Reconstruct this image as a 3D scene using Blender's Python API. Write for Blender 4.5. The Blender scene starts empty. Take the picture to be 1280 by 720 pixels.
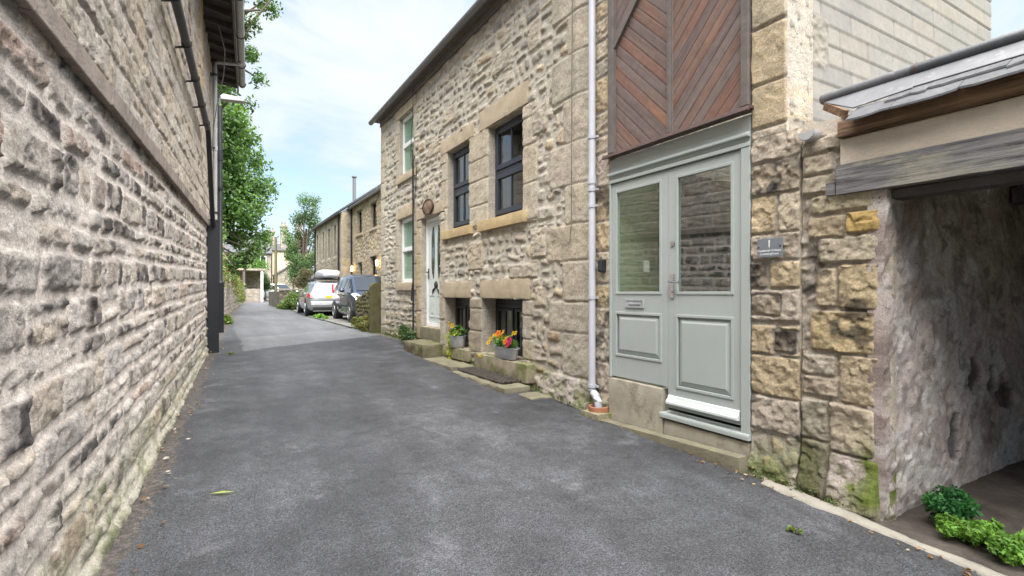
SKY, SUN, SANG, EXPO = .085, 5.0, 88, 1.8
import bpy, bmesh, math, random
import numpy as np
from mathutils import Vector, Matrix
random.seed(7); RNG = np.random.default_rng(11)
SC = bpy.context.scene; COL = SC.collection
R = math.radians
ORG = {}

# ------------------------------------------------------------------ objects
def tag(o, label=None, cat=None, group=None, kind=None):
    if label: o['label'] = label
    if cat: o['category'] = cat
    if group: o['group'] = group
    if kind: o['kind'] = kind
    return o
def empty(name, loc, label=None, cat=None, group=None, kind='thing', rz=0.0, local=False):
    o = bpy.data.objects.new(name, None); COL.objects.link(o)
    o.empty_display_size = .2
    o.location = loc; o.rotation_euler = (0, 0, rz)
    ORG[o] = Vector((0, 0, 0)) if local else Vector(loc)
    return tag(o, label, cat, group, kind)
def link(name, me, mat, parent=None):
    o = bpy.data.objects.new(name, me); COL.objects.link(o)
    if mat: me.materials.append(mat)
    if parent is not None:
        o.parent = parent; ORG[o] = ORG[parent]
    else: ORG[o] = Vector((0, 0, 0))
    return o
def np_mesh(name, P, Q, col=None, smooth=True, parent=None, mat=None):
    """P (n,3), Q (m,4) or (m,3)"""
    P = np.asarray(P, dtype=np.float64)
    if parent is not None: P = P - np.array(ORG[parent])
    me = bpy.data.meshes.new(name); n, m, k = len(P), len(Q), Q.shape[1]
    me.vertices.add(n); me.vertices.foreach_set('co', P.astype(np.float32).ravel())
    me.loops.add(m*k); me.loops.foreach_set('vertex_index', Q.astype(np.int32).ravel())
    me.polygons.add(m); me.polygons.foreach_set('loop_start', np.arange(0, m*k, k, dtype=np.int32))
    me.polygons.foreach_set('use_smooth', np.full(m, smooth))
    if col is not None:
        a = me.attributes.new('col', 'FLOAT_COLOR', 'POINT')
        c = np.ones((n, 4), dtype=np.float32); c[:, :3] = col
        a.data.foreach_set('color', c.ravel())
    me.update(calc_edges=True); me.validate()
    return link(name, me, mat, parent)

class MB:
    def __init__(s): s.v = []; s.f = []
    def add(s, vs, fs):
        b = len(s.v); s.v += [tuple(v) for v in vs]; s.f += [tuple(b+i for i in f) for f in fs]; return s
    def box(s, x0, x1, y0, y1, z0, z1):
        if x0 > x1: x0, x1 = x1, x0
        if y0 > y1: y0, y1 = y1, y0
        if z0 > z1: z0, z1 = z1, z0
        return s.add([(x0,y0,z0),(x1,y0,z0),(x1,y1,z0),(x0,y1,z0),(x0,y0,z1),(x1,y0,z1),(x1,y1,z1),(x0,y1,z1)],
            [(0,3,2,1),(4,5,6,7),(0,1,5,4),(1,2,6,5),(2,3,7,6),(3,0,4,7)])
    def bar(s, a, b, w, h, up=(0,0,1)):
        a, b = Vector(a), Vector(b); d = (b-a).normalized(); u = Vector(up)
        r = d.cross(u)
        if r.length < 1e-4: r = d.cross(Vector((1,0,0)))
        r.normalize(); u = r.cross(d).normalized()
        vs = [p + r*sx*w/2 + u*sz*h/2 for p in (a, b) for sx, sz in ((-1,-1),(1,-1),(1,1),(-1,1))]
        return s.add(vs, [(0,1,2,3),(7,6,5,4),(0,4,5,1),(1,5,6,2),(2,6,7,3),(3,7,4,0)])
    def tube(s, pts, r, n=10, cap=True):
        pts = [Vector(p) for p in pts]; k = len(pts)
        rs = r if isinstance(r, (list, tuple)) else [r]*k
        up = Vector((0.13, 0.21, 0.97)); vs = []; fs = []
        for i, p in enumerate(pts):
            d = (pts[min(i+1,k-1)]-pts[max(i-1,0)]).normalized()
            a = d.cross(up)
            if a.length < .15: a = d.cross(Vector((1,0,0)))
            a.normalize(); b = d.cross(a)
            for j in range(n):
                t = 2*math.pi*j/n
                vs.append(p + (a*math.cos(t)+b*math.sin(t))*rs[i])
        for i in range(k-1):
            for j in range(n):
                fs.append((i*n+j, i*n+(j+1)%n, (i+1)*n+(j+1)%n, (i+1)*n+j))
        if cap: fs += [tuple(range(n-1,-1,-1)), tuple((k-1)*n+j for j in range(n))]
        return s.add(vs, fs)
    def lathe(s, prof, c=(0,0,0), n=20, sx=1, sy=1, cap=True):
        vs = []; fs = []; k = len(prof)
        for r, z in prof:
            for j in range(n):
                t = 2*math.pi*j/n; vs.append((c[0]+r*math.cos(t)*sx, c[1]+r*math.sin(t)*sy, c[2]+z))
        for i in range(k-1):
            for j in range(n): fs.append((i*n+j, i*n+(j+1)%n, (i+1)*n+(j+1)%n, (i+1)*n+j))
        if cap: fs += [tuple(range(n-1,-1,-1)), tuple((k-1)*n+j for j in range(n))]
        return s.add(vs, fs)
    def prism(s, poly, axis, a, b):
        """poly of 2d points extruded along axis 'x','y','z' from a to b"""
        def P(p, t): return {'x': (t,p[0],p[1]), 'y': (p[0],t,p[1]), 'z': (p[0],p[1],t)}[axis]
        n = len(poly)
        return s.add([P(p,a) for p in poly]+[P(p,b) for p in poly],
            [tuple(range(n-1,-1,-1)), tuple(range(n,2*n))]+[(i,(i+1)%n,n+(i+1)%n,n+i) for i in range(n)])
    def build(s, name, mat, parent=None, smooth=False, bevel=0, seg=2):
        o = Vector((0,0,0)) if parent is None else ORG[parent]
        me = bpy.data.meshes.new(name)
        me.from_pydata([(v[0]-o.x, v[1]-o.y, v[2]-o.z) for v in s.v], [], s.f)
        bm = bmesh.new(); bm.from_mesh(me); bmesh.ops.recalc_face_normals(bm, faces=bm.faces); bm.to_mesh(me); bm.free()
        ob = link(name, me, mat, parent)
        if smooth:
            for p in me.polygons: p.use_smooth = True
            try: me.set_sharp_from_angle(angle=R(40))
            except Exception: pass
        if bevel:
            m = ob.modifiers.new('Bevel', 'BEVEL'); m.width = bevel; m.segments = seg; m.limit_method = 'ANGLE'; m.angle_limit = R(35)
        return ob
def children(o): return [c for c in bpy.data.objects if c.parent == o]
def copy_tree(o, parent=None):
    kids = [c for c in o.children]
    c = o.copy(); COL.objects.link(c)
    if parent is not None: c.parent = parent
    for k in kids: copy_tree(k, c)
    return c

# ------------------------------------------------------------------ noise
def _hash(ix, iy, seed):
    h = (ix.astype(np.int64)*374761393 + iy.astype(np.int64)*668265263 + seed*974634777) & 0xffffffff
    h = ((h ^ (h >> 13))*1274126177) & 0xffffffff
    h = ((h ^ (h >> 16))*2246822519) & 0xffffffff
    return ((h ^ (h >> 13)) & 0xffffff)/float(0xffffff)
def vn(x, y, seed=0):
    ix, iy = np.floor(x), np.floor(y); fx, fy = x-ix, y-iy
    fx = fx*fx*fx*(fx*(fx*6-15)+10); fy = fy*fy*fy*(fy*(fy*6-15)+10)
    a = _hash(ix,iy,seed); b = _hash(ix+1,iy,seed); c = _hash(ix,iy+1,seed); d = _hash(ix+1,iy+1,seed)
    return (a+(b-a)*fx)*(1-fy) + (c+(d-c)*fx)*fy
def fbm(x, y, f=1., o=4, seed=0, gain=.5):
    s = 0; a = 1; t = 0; ca, sa = math.cos(.65), math.sin(.65)
    for i in range(o):
        s = s + a*(vn(x*f, y*f, seed+i*17)-.5); t += a; a *= gain; f *= 2.03
        x, y = x*ca - y*sa, x*sa + y*ca
    return s/t*2           # about -1..1
def sst(a, b, x):
    t = np.clip((x-a)/(b-a), 0, 1); return t*t*(3-2*t)
def pal(idr, P):
    P = np.array(P); return P[np.clip((idr*len(P)).astype(int), 0, len(P)-1)]
def to_mesh(o):
    """a text object made into a plain mesh object"""
    dg = bpy.context.evaluated_depsgraph_get(); me = bpy.data.meshes.new_from_object(o.evaluated_get(dg))
    n = bpy.data.objects.new('lettering', me); COL.objects.link(n); n.parent = o.parent; n.location = o.location; n.rotation_euler = o.rotation_euler
    nm = o.name.split('.')[0]; bpy.data.objects.remove(o); n.name = nm; return n
# ------------------------------------------------------------------ materials
def new_mat(name):
    m = bpy.data.materials.new(name); m.use_nodes = True
    nt = m.node_tree; b = nt.nodes['Principled BSDF']; return m, nt, b
def N(nt, t, **k):
    n = nt.nodes.new(t)
    for a, v in k.items(): setattr(n, a, v)
    return n
def noise_node(nt, scale, detail=5, rough=.6, coord=None, vec=None):
    n = N(nt, 'ShaderNodeTexNoise'); n.inputs['Scale'].default_value = scale
    n.inputs['Detail'].default_value = detail; n.inputs['Roughness'].default_value = rough
    if vec is not None: nt.links.new(vec, n.inputs['Vector'])
    return n
def ramp(nt, src, stops):
    r = N(nt, 'ShaderNodeValToRGB'); e = r.color_ramp.elements
    while len(e) < len(stops): e.new(.5)
    for i, (p, c) in enumerate(stops):
        e[i].position = p; e[i].color = (c[0], c[1], c[2], 1) if isinstance(c, (tuple, list)) else (c, c, c, 1)
    nt.links.new(src, r.inputs['Fac']); return r
def mixc(nt, a, b, fac, mode='MIX'):
    m = N(nt, 'ShaderNodeMix', data_type='RGBA', blend_type=mode)
    for s, i in ((fac, 0), (a, 6), (b, 7)):
        if hasattr(s, 'is_linked') or hasattr(s, 'links'): nt.links.new(s, m.inputs[i])
        elif isinstance(s, (tuple, list)): m.inputs[i].default_value = (s[0], s[1], s[2], 1)
        else: m.inputs[i].default_value = s if i == 0 else (s, s, s, 1)
    return m.outputs[2]
def bump(nt, b, src, strength, dist=.01, prev=None):
    n = N(nt, 'ShaderNodeBump'); n.inputs['Strength'].default_value = strength; n.inputs['Distance'].default_value = dist
    nt.links.new(src, n.inputs['Height'])
    if prev is not None: nt.links.new(prev.outputs[0], n.inputs['Normal'])
    nt.links.new(n.outputs[0], b.inputs['Normal']); return n
def objvec(nt): return N(nt, 'ShaderNodeTexCoord').outputs['Object']

def mat_plain(name, c, rough=.5, metal=0, var=.12, scale=6, bmp=.05, bscale=60, spec=.5, coat=0, dirt=None):
    m, nt, b = new_mat(name); v = objvec(nt)
    n = noise_node(nt, scale, 6, .65, vec=v)
    r = ramp(nt, n.outputs['Fac'], [(.3, tuple(x*(1-var) for x in c)), (.7, tuple(min(1, x*(1+var)) for x in c))])
    out = r.outputs[0]
    if dirt:
        n3 = noise_node(nt, dirt[1], 8, .75, vec=v); r3 = ramp(nt, n3.outputs['Fac'], [(dirt[2], 0.), (dirt[2]+.15, dirt[3])])
        out = mixc(nt, out, dirt[0], r3.outputs[0])
    nt.links.new(out, b.inputs['Base Color'])
    n2 = noise_node(nt, bscale, 4, .6, vec=v)
    rr = ramp(nt, n2.outputs['Fac'], [(.25, max(0, rough-.1)), (.75, min(1, rough+.1))]); nt.links.new(rr.outputs[0], b.inputs['Roughness'])
    if bmp: bump(nt, b, n2.outputs['Fac'], bmp)
    b.inputs['Metallic'].default_value = metal; b.inputs['Specular IOR Level'].default_value = spec
    b.inputs['Coat Weight'].default_value = coat
    return m
def mat_attr(name, rough=.9, scale=9, lo=.72, hi=1.22, bmp=.6, bscale=90, dist=.01, stain=None, spec=.3, tint=None, speck=None, gr=(.66,1.28)):
    """colour from the mesh's own 'col' attribute (each stone, board or leaf its own colour), broken up by noise"""
    m, nt, b = new_mat(name); v = objvec(nt)
    a = N(nt, 'ShaderNodeAttribute', attribute_name='col')
    n = noise_node(nt, scale, 9, .72, vec=v)
    r = ramp(nt, n.outputs['Fac'], [(.28, lo), (.72, hi)])
    c = mixc(nt, a.outputs['Color'], r.outputs[0], 1., 'MULTIPLY')
    n4 = noise_node(nt, scale*7, 6, .7, vec=v); r4 = ramp(nt, n4.outputs['Fac'], [(.32, gr[0]), (.5, 1.), (.68, gr[1])])
    c = mixc(nt, c, r4.outputs[0], 1., 'MULTIPLY')
    if stain:
        n3 = noise_node(nt, stain[1], 9, .75, vec=v)
        r3 = ramp(nt, n3.outputs['Fac'], [(stain[2], 0.), (stain[2]+.1, stain[3])]); c = mixc(nt, c, stain[0], r3.outputs[0])
    if speck:
        n5 = noise_node(nt, speck[1], 4, .7, vec=v)
        r5 = ramp(nt, n5.outputs['Fac'], [(speck[2], 0.), (speck[2]+.06, speck[3])]); c = mixc(nt, c, speck[0], r5.outputs[0])
    nt.links.new(c, b.inputs['Base Color']); b.inputs['Roughness'].default_value = rough
    b.inputs['Specular IOR Level'].default_value = spec
    n2 = noise_node(nt, bscale, 8, .72, vec=v); p = bump(nt, b, n2.outputs['Fac'], bmp, dist)
    n6 = noise_node(nt, bscale*3.5, 3, .6, vec=v); bump(nt, b, n6.outputs['Fac'], bmp*.6, dist*.4, p)
    return m
def mat_glass(name, tint=(.8,.86,.84), ior=1.75, wob=0):
    m, nt, b = new_mat(name); nt.nodes.remove(b); out = nt.nodes['Material Output']
    t = N(nt, 'ShaderNodeBsdfTransparent'); t.inputs[0].default_value = (*tint, 1)
    g = N(nt, 'ShaderNodeBsdfGlossy'); g.inputs['Roughness'].default_value = .012; g.inputs[0].default_value = (.95,.97,.97,1)
    f = N(nt, 'ShaderNodeFresnel'); f.inputs[0].default_value = ior
    if wob:
        n = noise_node(nt, 2.5, 2, .5, vec=objvec(nt)); bp = N(nt, 'ShaderNodeBump'); bp.inputs['Strength'].default_value = wob
        bp.inputs['Distance'].default_value = .02; nt.links.new(n.outputs['Fac'], bp.inputs['Height'])
        nt.links.new(bp.outputs[0], g.inputs['Normal'])
    ge = N(nt, 'ShaderNodeNewGeometry'); inv = N(nt, 'ShaderNodeMath', operation='SUBTRACT'); inv.inputs[0].default_value = 1; nt.links.new(ge.outputs['Backfacing'], inv.inputs[1])
    fm = N(nt, 'ShaderNodeMath', operation='MULTIPLY'); nt.links.new(f.outputs[0], fm.inputs[0]); nt.links.new(inv.outputs[0], fm.inputs[1])   # one reflection per sheet
    mx = N(nt, 'ShaderNodeMixShader'); nt.links.new(fm.outputs[0], mx.inputs[0]); nt.links.new(t.outputs[0], mx.inputs[1]); nt.links.new(g.outputs[0], mx.inputs[2])
    nt.links.new(mx.outputs[0], out.inputs[0]); return m
def mat_leaf(name, hue=0):
    m, nt, b = new_mat(name); out = nt.nodes['Material Output']
    a = N(nt, 'ShaderNodeAttribute', attribute_name='col')
    nt.links.new(a.outputs['Color'], b.inputs['Base Color']); b.inputs['Roughness'].default_value = .5; b.inputs['Specular IOR Level'].default_value = .35
    tr = N(nt, 'ShaderNodeBsdfTranslucent'); c = mixc(nt, a.outputs['Color'], (1.5,1.55,.7), 1., 'MULTIPLY'); nt.links.new(c, tr.inputs[0])
    mx = N(nt, 'ShaderNodeMixShader'); mx.inputs[0].default_value = .35
    nt.links.new(b.outputs[0], mx.inputs[1]); nt.links.new(tr.outputs[0], mx.inputs[2]); nt.links.new(mx.outputs[0], out.inputs[0]); return m
def mat_emit(name, c, s):
    m, nt, b = new_mat(name); b.inputs['Base Color'].default_value = (*c, 1); b.inputs['Emission Color'].default_value = (*c, 1)
    b.inputs['Emission Strength'].default_value = s; return m
def mat_paint(name, c, metallic=.0, rough=.35):
    m, nt, b = new_mat(name); v = objvec(nt); n = noise_node(nt, 300, 2, vec=v)
    r = ramp(nt, n.outputs['Fac'], [(.3, tuple(x*.92 for x in c)), (.7, tuple(x*1.06 for x in c))]); nt.links.new(r.outputs[0], b.inputs['Base Color'])
    b.inputs['Metallic'].default_value = metallic; b.inputs['Roughness'].default_value = rough; b.inputs['Coat Weight'].default_value = .8; b.inputs['Coat Roughness'].default_value = .06
    return m
def mat_farstone(name, c, c2, scale=5.):
    m, nt, b = new_mat(name); tc = N(nt, 'ShaderNodeTexCoord'); mp = N(nt, 'ShaderNodeMapping'); mp.inputs['Scale'].default_value = (1, 1, 1.9)
    nt.links.new(tc.outputs['Object'], mp.inputs['Vector'])
    vo = N(nt, 'ShaderNodeTexVoronoi'); vo.inputs['Scale'].default_value = scale; nt.links.new(mp.outputs[0], vo.inputs['Vector'])
    sp = N(nt, 'ShaderNodeSeparateColor'); nt.links.new(vo.outputs['Color'], sp.inputs[0])
    r = ramp(nt, sp.outputs[0], [(.1, c), (.9, c2)])
    ve = N(nt, 'ShaderNodeTexVoronoi', feature='DISTANCE_TO_EDGE'); ve.inputs['Scale'].default_value = scale; nt.links.new(mp.outputs[0], ve.inputs['Vector'])
    re = ramp(nt, ve.outputs['Distance'], [(.02, .75), (.09, 1.)])
    col = mixc(nt, r.outputs[0], re.outputs[0], 1., 'MULTIPLY')
    n = noise_node(nt, 1.3, 6, .7, vec=tc.outputs['Object']); rn = ramp(nt, n.outputs['Fac'], [(.3, .8), (.7, 1.15)]); col = mixc(nt, col, rn.outputs[0], 1., 'MULTIPLY')
    nt.links.new(col, b.inputs['Base Color']); b.inputs['Roughness'].default_value = .9
    bump(nt, b, re.outputs[0], .5, .03); return m

M = {}
M['wall_l'] = mat_attr('weathered_gritstone', scale=11, lo=.66, hi=1.26, bmp=1., bscale=60, dist=.02, stain=((.12,.11,.105), 6.5, .6, .5), speck=((.62,.58,.54), 26, .66, .6))
M['wall_c'] = mat_attr('buff_rubble_stone', scale=7, lo=.74, hi=1.2, bmp=.9, bscale=60, dist=.012, stain=((.15,.13,.105), 5, .63, .45), speck=((.17,.145,.105), 48, .60, .65))
M['wall_p'] = mat_attr('squared_sandstone', scale=9, lo=.7, hi=1.22, bmp=.95, bscale=60, dist=.014, stain=((.11,.10,.09), 8, .64, .45))
M['gable'] = mat_attr('sawn_stone', scale=3, lo=.9, hi=1.07, gr=(.88,1.09), bmp=.15, bscale=120, dist=.004, stain=((.3,.29,.26), 2.2, .6, .4))
M['dressed'] = mat_plain('dressed_sandstone', (.43,.36,.26), .9, var=.2, scale=5, bmp=.5, bscale=70, spec=.25, dirt=((.22,.2,.16), 9, .58, .5))
M['sill_o'] = mat_plain('golden_sandstone', (.46,.35,.2), .9, var=.2, scale=5, bmp=.5, bscale=70, spec=.25, dirt=((.2,.17,.13), 9, .6, .5))
M['mossy'] = mat_plain('mossy_stone', (.30,.26,.19), .95, var=.3, scale=7, bmp=.8, bscale=40, spec=.2, dirt=((.13,.16,.04), 5, .46, .85))
M['flag'] = mat_plain('flagstone', (.18,.163,.115), .9, var=.25, scale=4, bmp=.6, bscale=45, spec=.25, dirt=((.2,.22,.1), 6, .52, .6))
M['concrete'] = mat_plain('stained_concrete', (.37,.335,.27), .9, var=.2, scale=4, bmp=.4, bscale=60, spec=.25, dirt=((.15,.13,.09), 3.5, .52, .75))
M['kerbw'] = mat_plain('pale_kerb_concrete', (.29,.268,.228), .92, var=.18, scale=6, bmp=.8, bscale=45, spec=.25, dirt=((.3,.29,.16), 4, .58, .6))
M['sage'] = mat_plain('sage_green_paint', (.375,.408,.393), .42, var=.035, scale=3, bmp=.03, bscale=140, spec=.45)
M['sage_l'] = mat_plain('pale_sage_paint', (.60,.66,.63), .35, var=.03, scale=3, bmp=.02, bscale=140)
M['upvc'] = mat_plain('white_upvc', (.80,.81,.82), .35, var=.03, scale=3, bmp=0)
M['pipew'] = mat_plain('pale_grey_pipe', (.47,.48,.53), .4, var=.06, scale=6, bmp=.04)
M['pipeg'] = mat_plain('grey_pipe_collar', (.42,.43,.47), .45, var=.06, scale=6, bmp=.04)
M['anthra'] = mat_plain('anthracite_frame', (.030,.037,.053), .4, var=.08, scale=4, bmp=.03)
M['blackp'] = mat_plain('black_paint', (.012,.013,.017), .45, var=.2, scale=6, bmp=.1)
M['greyp'] = mat_plain('grey_gutter_plastic', (.17,.17,.18), .45, var=.12, scale=5, bmp=.06)
M['greyl'] = mat_plain('pale_gutter_plastic', (.36,.36,.36), .45, var=.12, scale=5, bmp=.06)
M['wood'] = mat_attr('stained_cladding', rough=.62, scale=14, lo=.8, hi=1.17, gr=(.85,1.12), bmp=.25, bscale=60, dist=.004, spec=.4)
M['browntrim'] = mat_plain('brown_trim', (.075,.045,.038), .6, var=.3, scale=10, bmp=.25, bscale=50, dirt=((.25,.2,.12), 22, .64, .5))
M['greytrim'] = mat_plain('weathered_timber_post', (.13,.11,.10), .7, var=.25, scale=9, bmp=.25, bscale=50)
M['glass'] = mat_glass('window_glass', ior=2.0, wob=.04)
M['glassd'] = mat_glass('door_glass', (.8,.84,.82), 2.7, .012)
M['hallglass'] = mat_glass('hall_glass', (.9,.95,.9), 2.0, .012)
M['chrome'] = mat_plain('chrome', (.7,.7,.72), .22, metal=1, var=.05, bmp=0)
M['slate'] = mat_plain('roof_slate', (.066,.068,.074), .8, var=.5, scale=5, bmp=.5, bscale=30, dirt=((.15,.15,.13), 16, .6, .5))
M['lead'] = mat_plain('lead_sheet', (.115,.118,.128), .7, var=.2, scale=5, bmp=.2, bscale=25, dirt=((.28,.28,.27), 12, .56, .6))
M['rolld'] = mat_plain('ridge_roll', (.06,.063,.072), .5, var=.2, scale=6, bmp=.1, bscale=40, dirt=((.5,.52,.48), 24, .62, .7))
M['rendr'] = mat_plain('cream_render', (.52,.45,.375), .92, var=.1, scale=4, bmp=.5, bscale=60, spec=.2, dirt=((.4,.33,.27), 6, .6, .4))
M['fascia'] = mat_plain('worn_fascia', (.30,.16,.08), .75, var=.45, scale=5, bmp=.4, bscale=40, dirt=((.09,.06,.05), 7, .5, .8))
M['oldbeam'] = None
M['rafter'] = mat_plain('old_rafter', (.06,.052,.048), .8, var=.3, scale=8, bmp=.3, bscale=40)
M['soffit'] = mat_plain('dark_soffit', (.055,.045,.042), .85, var=.3, scale=5, bmp=.2)
M['dark'] = mat_plain('dark_interior', (.05,.048,.045), .9, var=.2, bmp=0)
M['room'] = mat_plain('room_wall', (.28,.25,.21), .9, var=.1, bmp=0)
M['greenw'] = mat_plain('green_interior', (.275,.29,.205), .7, var=.05, bmp=0)
M['terra'] = mat_plain('terracotta', (.34,.14,.075), .8, var=.25, scale=9, bmp=.2)
M['plaque'] = mat_plain('slate_plaque', (.17,.18,.20), .55, var=.12, scale=30, bmp=.15)
M['whitep'] = mat_plain('white_lettering', (.82,.83,.83), .6, var=.02, bmp=0)
M['zinc'] = mat_plain('galvanised_zinc', (.50,.52,.55), .42, metal=.55, var=.2, scale=14, bmp=.05)
M['soil'] = mat_plain('dark_soil', (.045,.035,.026), .95, var=.4, scale=12, bmp=1, bscale=25)
M['iron'] = mat_plain('cast_iron', (.055,.05,.046), .6, metal=.3, var=.35, scale=14, bmp=.3)
M['leaf'] = mat_leaf('leaf')
M['petal'] = mat_leaf('petal')
M['bark'] = mat_plain('bark', (.12,.095,.07), .95, var=.35, scale=8, bmp=1, bscale=14)
M['tyre'] = mat_plain('tyre_rubber', (.022,.022,.023), .8, var=.15, bmp=.1)
M['alloy'] = mat_plain('alloy_rim', (.55,.56,.58), .3, metal=.9, var=.05, bmp=0)
M['silver'] = mat_paint('silver_paint', (.36,.375,.40), .6, .32)
M['navy'] = mat_paint('navy_paint', (.030,.040,.072), .35, .32)
M['whitecar'] = mat_paint('white_paint', (.8,.8,.8))
M['cglass'] = mat_plain('car_glass', (.03,.035,.04), .05, var=.05, bmp=0, spec=1.)
M['trimb'] = mat_plain('black_trim', (.025,.025,.027), .6, var=.1, bmp=0)
M['redl'] = mat_plain('red_lamp', (.55,.02,.03), .2, var=.1, bmp=0, spec=.8)
M['clearl'] = mat_plain('clear_lamp', (.7,.72,.74), .15, var=.05, bmp=0, spec=.8)
M['platey'] = mat_plain('yellow_plate', (.75,.52,.05), .4, var=.03, bmp=0)
M['lampon'] = mat_emit('lit_lantern', (1., .62, .22), 4.)
M['far1'] = mat_farstone('far_grey_stone', (.30,.26,.22), (.42,.37,.31), 4)
M['far2'] = mat_farstone('far_rubble', (.26,.23,.19), (.40,.35,.28), 5)
M['farcream'] = mat_plain('cream_house_render', (.62,.53,.40), .9, var=.1, scale=.8, bmp=.1)
M['farpale'] = mat_plain('pale_stone_render', (.56,.50,.42), .9, var=.12, scale=1.2, bmp=.1)
M['darkwall'] = mat_farstone('dark_mossy_rubble', (.07,.065,.05), (.17,.15,.11), 7)
M['potbuff'] = mat_plain('buff_pot', (.30,.24,.17), .9, var=.2, bmp=.1)
# ------------------------------------------------------------------ stonework: real relief on a fine grid
def rubble(U, V, w, h, seed, drop=.16, jit=.85):
    """irregular stones: returns metres to the stone's edge, a random number per stone, its local position"""
    wx = U + .10*w*fbm(U, V, 2.2/w, 3, seed+3)*1.3; wy = V + .16*h*fbm(U, V, 1.6/w, 3, seed+9)*1.3
    X = wx/w; Y = wy/h; asp = 1.35
    j0 = np.floor(Y); best = np.full(U.shape, 1e9); bx = np.zeros(U.shape); by = np.zeros(U.shape); bid = np.zeros(U.shape)
    cand = []
    for dj in (-2, -1, 0, 1, 2):
        j = j0+dj; off = .5*(np.mod(j, 2))
        i0 = np.floor(X-off)
        for di in (-1, 0, 1):
            i = i0+di
            px = (i+.5+off + jit*(_hash(i, j, seed)-.5))*asp; py = j+.5+jit*.8*(_hash(i, j, seed+1)-.5)
            keep = _hash(i, j, seed+2) > drop
            px = np.where(keep, px, 1e4)
            cand.append((px, py))
            d = (X*asp-px)**2 + (Y-py)**2
            m = d < best
            best = np.where(m, d, best); bx = np.where(m, px, bx); by = np.where(m, py, by); bid = np.where(m, _hash(i, j, seed+5), bid)
    e = np.full(U.shape, 1e9)
    for px, py in cand:
        l = np.sqrt((px-bx)**2 + (py-by)**2); d = (X*asp-px)**2 + (Y-py)**2
        q = np.where(l > 1e-3, (d-best)/(2*np.maximum(l, 1e-3)), 1e9); e = np.minimum(e, q)
    return e*h*1.02, bid, (X*asp-bx)*h, (Y-by)*h
def coursed(U, V, hts, wid, seed, wob=.02, split=.3, z0=-1., oc=4, tilt=.10, rd=.25, ins=0.):
    """stones in rough courses"""
    Uw = U + wob*fbm(U, V, 4, min(3, oc), seed+1)*1.6; Vw = V + wob*fbm(U, V, 2.2, oc, seed+2)*1.5
    rg = np.random.default_rng(seed); hs = rg.uniform(hts[0], hts[1], 90); zb = z0+np.concatenate([[0], np.cumsum(hs)])
    r = np.clip(np.searchsorted(zb, Vw.ravel(), 'right').reshape(V.shape)-1, 0, 89)
    e = np.zeros(U.shape); idr = np.zeros(U.shape); lx = np.zeros(U.shape); ly = np.zeros(U.shape)
    for k in np.unique(r):
        s = r == k; ws = rg.uniform(wid[0], wid[1], 220)*rg.choice([.55, .8, 1, 1.25], 220); xb = -4+np.concatenate([[0], np.cumsum(ws)])
        c = np.clip(np.searchsorted(xb, Uw[s], 'right')-1, 0, 219)
        x0 = xb[c]; x1 = xb[c+1]; y0 = np.full(c.shape, zb[k]); y1 = np.full(c.shape, zb[k+1])
        hk = zb[k+1]-zb[k]; sp = rg.random(221) < split; fr = rg.uniform(.38, .62, 221); cut = y0+hk*fr[c]
        up = (Vw[s] > cut) & sp[c]; lo = (Vw[s] <= cut) & sp[c]
        y0 = np.where(up, cut, y0); y1 = np.where(lo, cut, y1)
        cx, cy = (x0+x1)/2, (y0+y1)/2; hx, hy = (x1-x0)/2, (y1-y0)/2
        if ins: r5 = _hash(c*9.+up, np.full(c.shape, k*5.), seed+6); r6 = _hash(c*11.+up, np.full(c.shape, k*4.), seed+7); hx = hx-ins*r5; hy = hy-ins*r6*.8; cy = cy+ins*(r5-.5)*.8
        ri = _hash(c*3.+up*1., np.full(c.shape, k*7.), seed+4)
        # each stone is tilted a little within its place and has round corners
        an = (_hash(c*5.+up, np.full(c.shape, k*3.), seed+8)-.5)*tilt
        dx, dy = Uw[s]-cx, Vw[s]-cy; dx, dy = dx+an*dy, dy-an*dx
        rad = np.minimum(hx, hy)*(rd+.5*ri)
        qx, qy = np.abs(dx)-hx+rad, np.abs(dy)-hy+rad
        sd = np.hypot(np.maximum(qx, 0), np.maximum(qy, 0)) + np.minimum(np.maximum(qx, qy), 0)-rad
        e[s] = -sd; idr[s] = ri; lx[s] = dx; ly[s] = dy
    return e, idr, lx, ly
def facets(U, V, w, h, seed):
    """broken stone faces: small flat chips, each tilted its own way (metres)"""
    e, i, lx, ly = rubble(U, V, w, h, seed, .1, .9)
    a = _hash(np.floor(i*7919), np.zeros_like(i), seed+1)-.5; b = _hash(np.floor(i*6007), np.ones_like(i), seed+2)-.5; c = _hash(np.floor(i*5003), np.ones_like(i)*2, seed+3)-.5
    return lx*a*.62+ly*b*.8+c*.008
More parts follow.
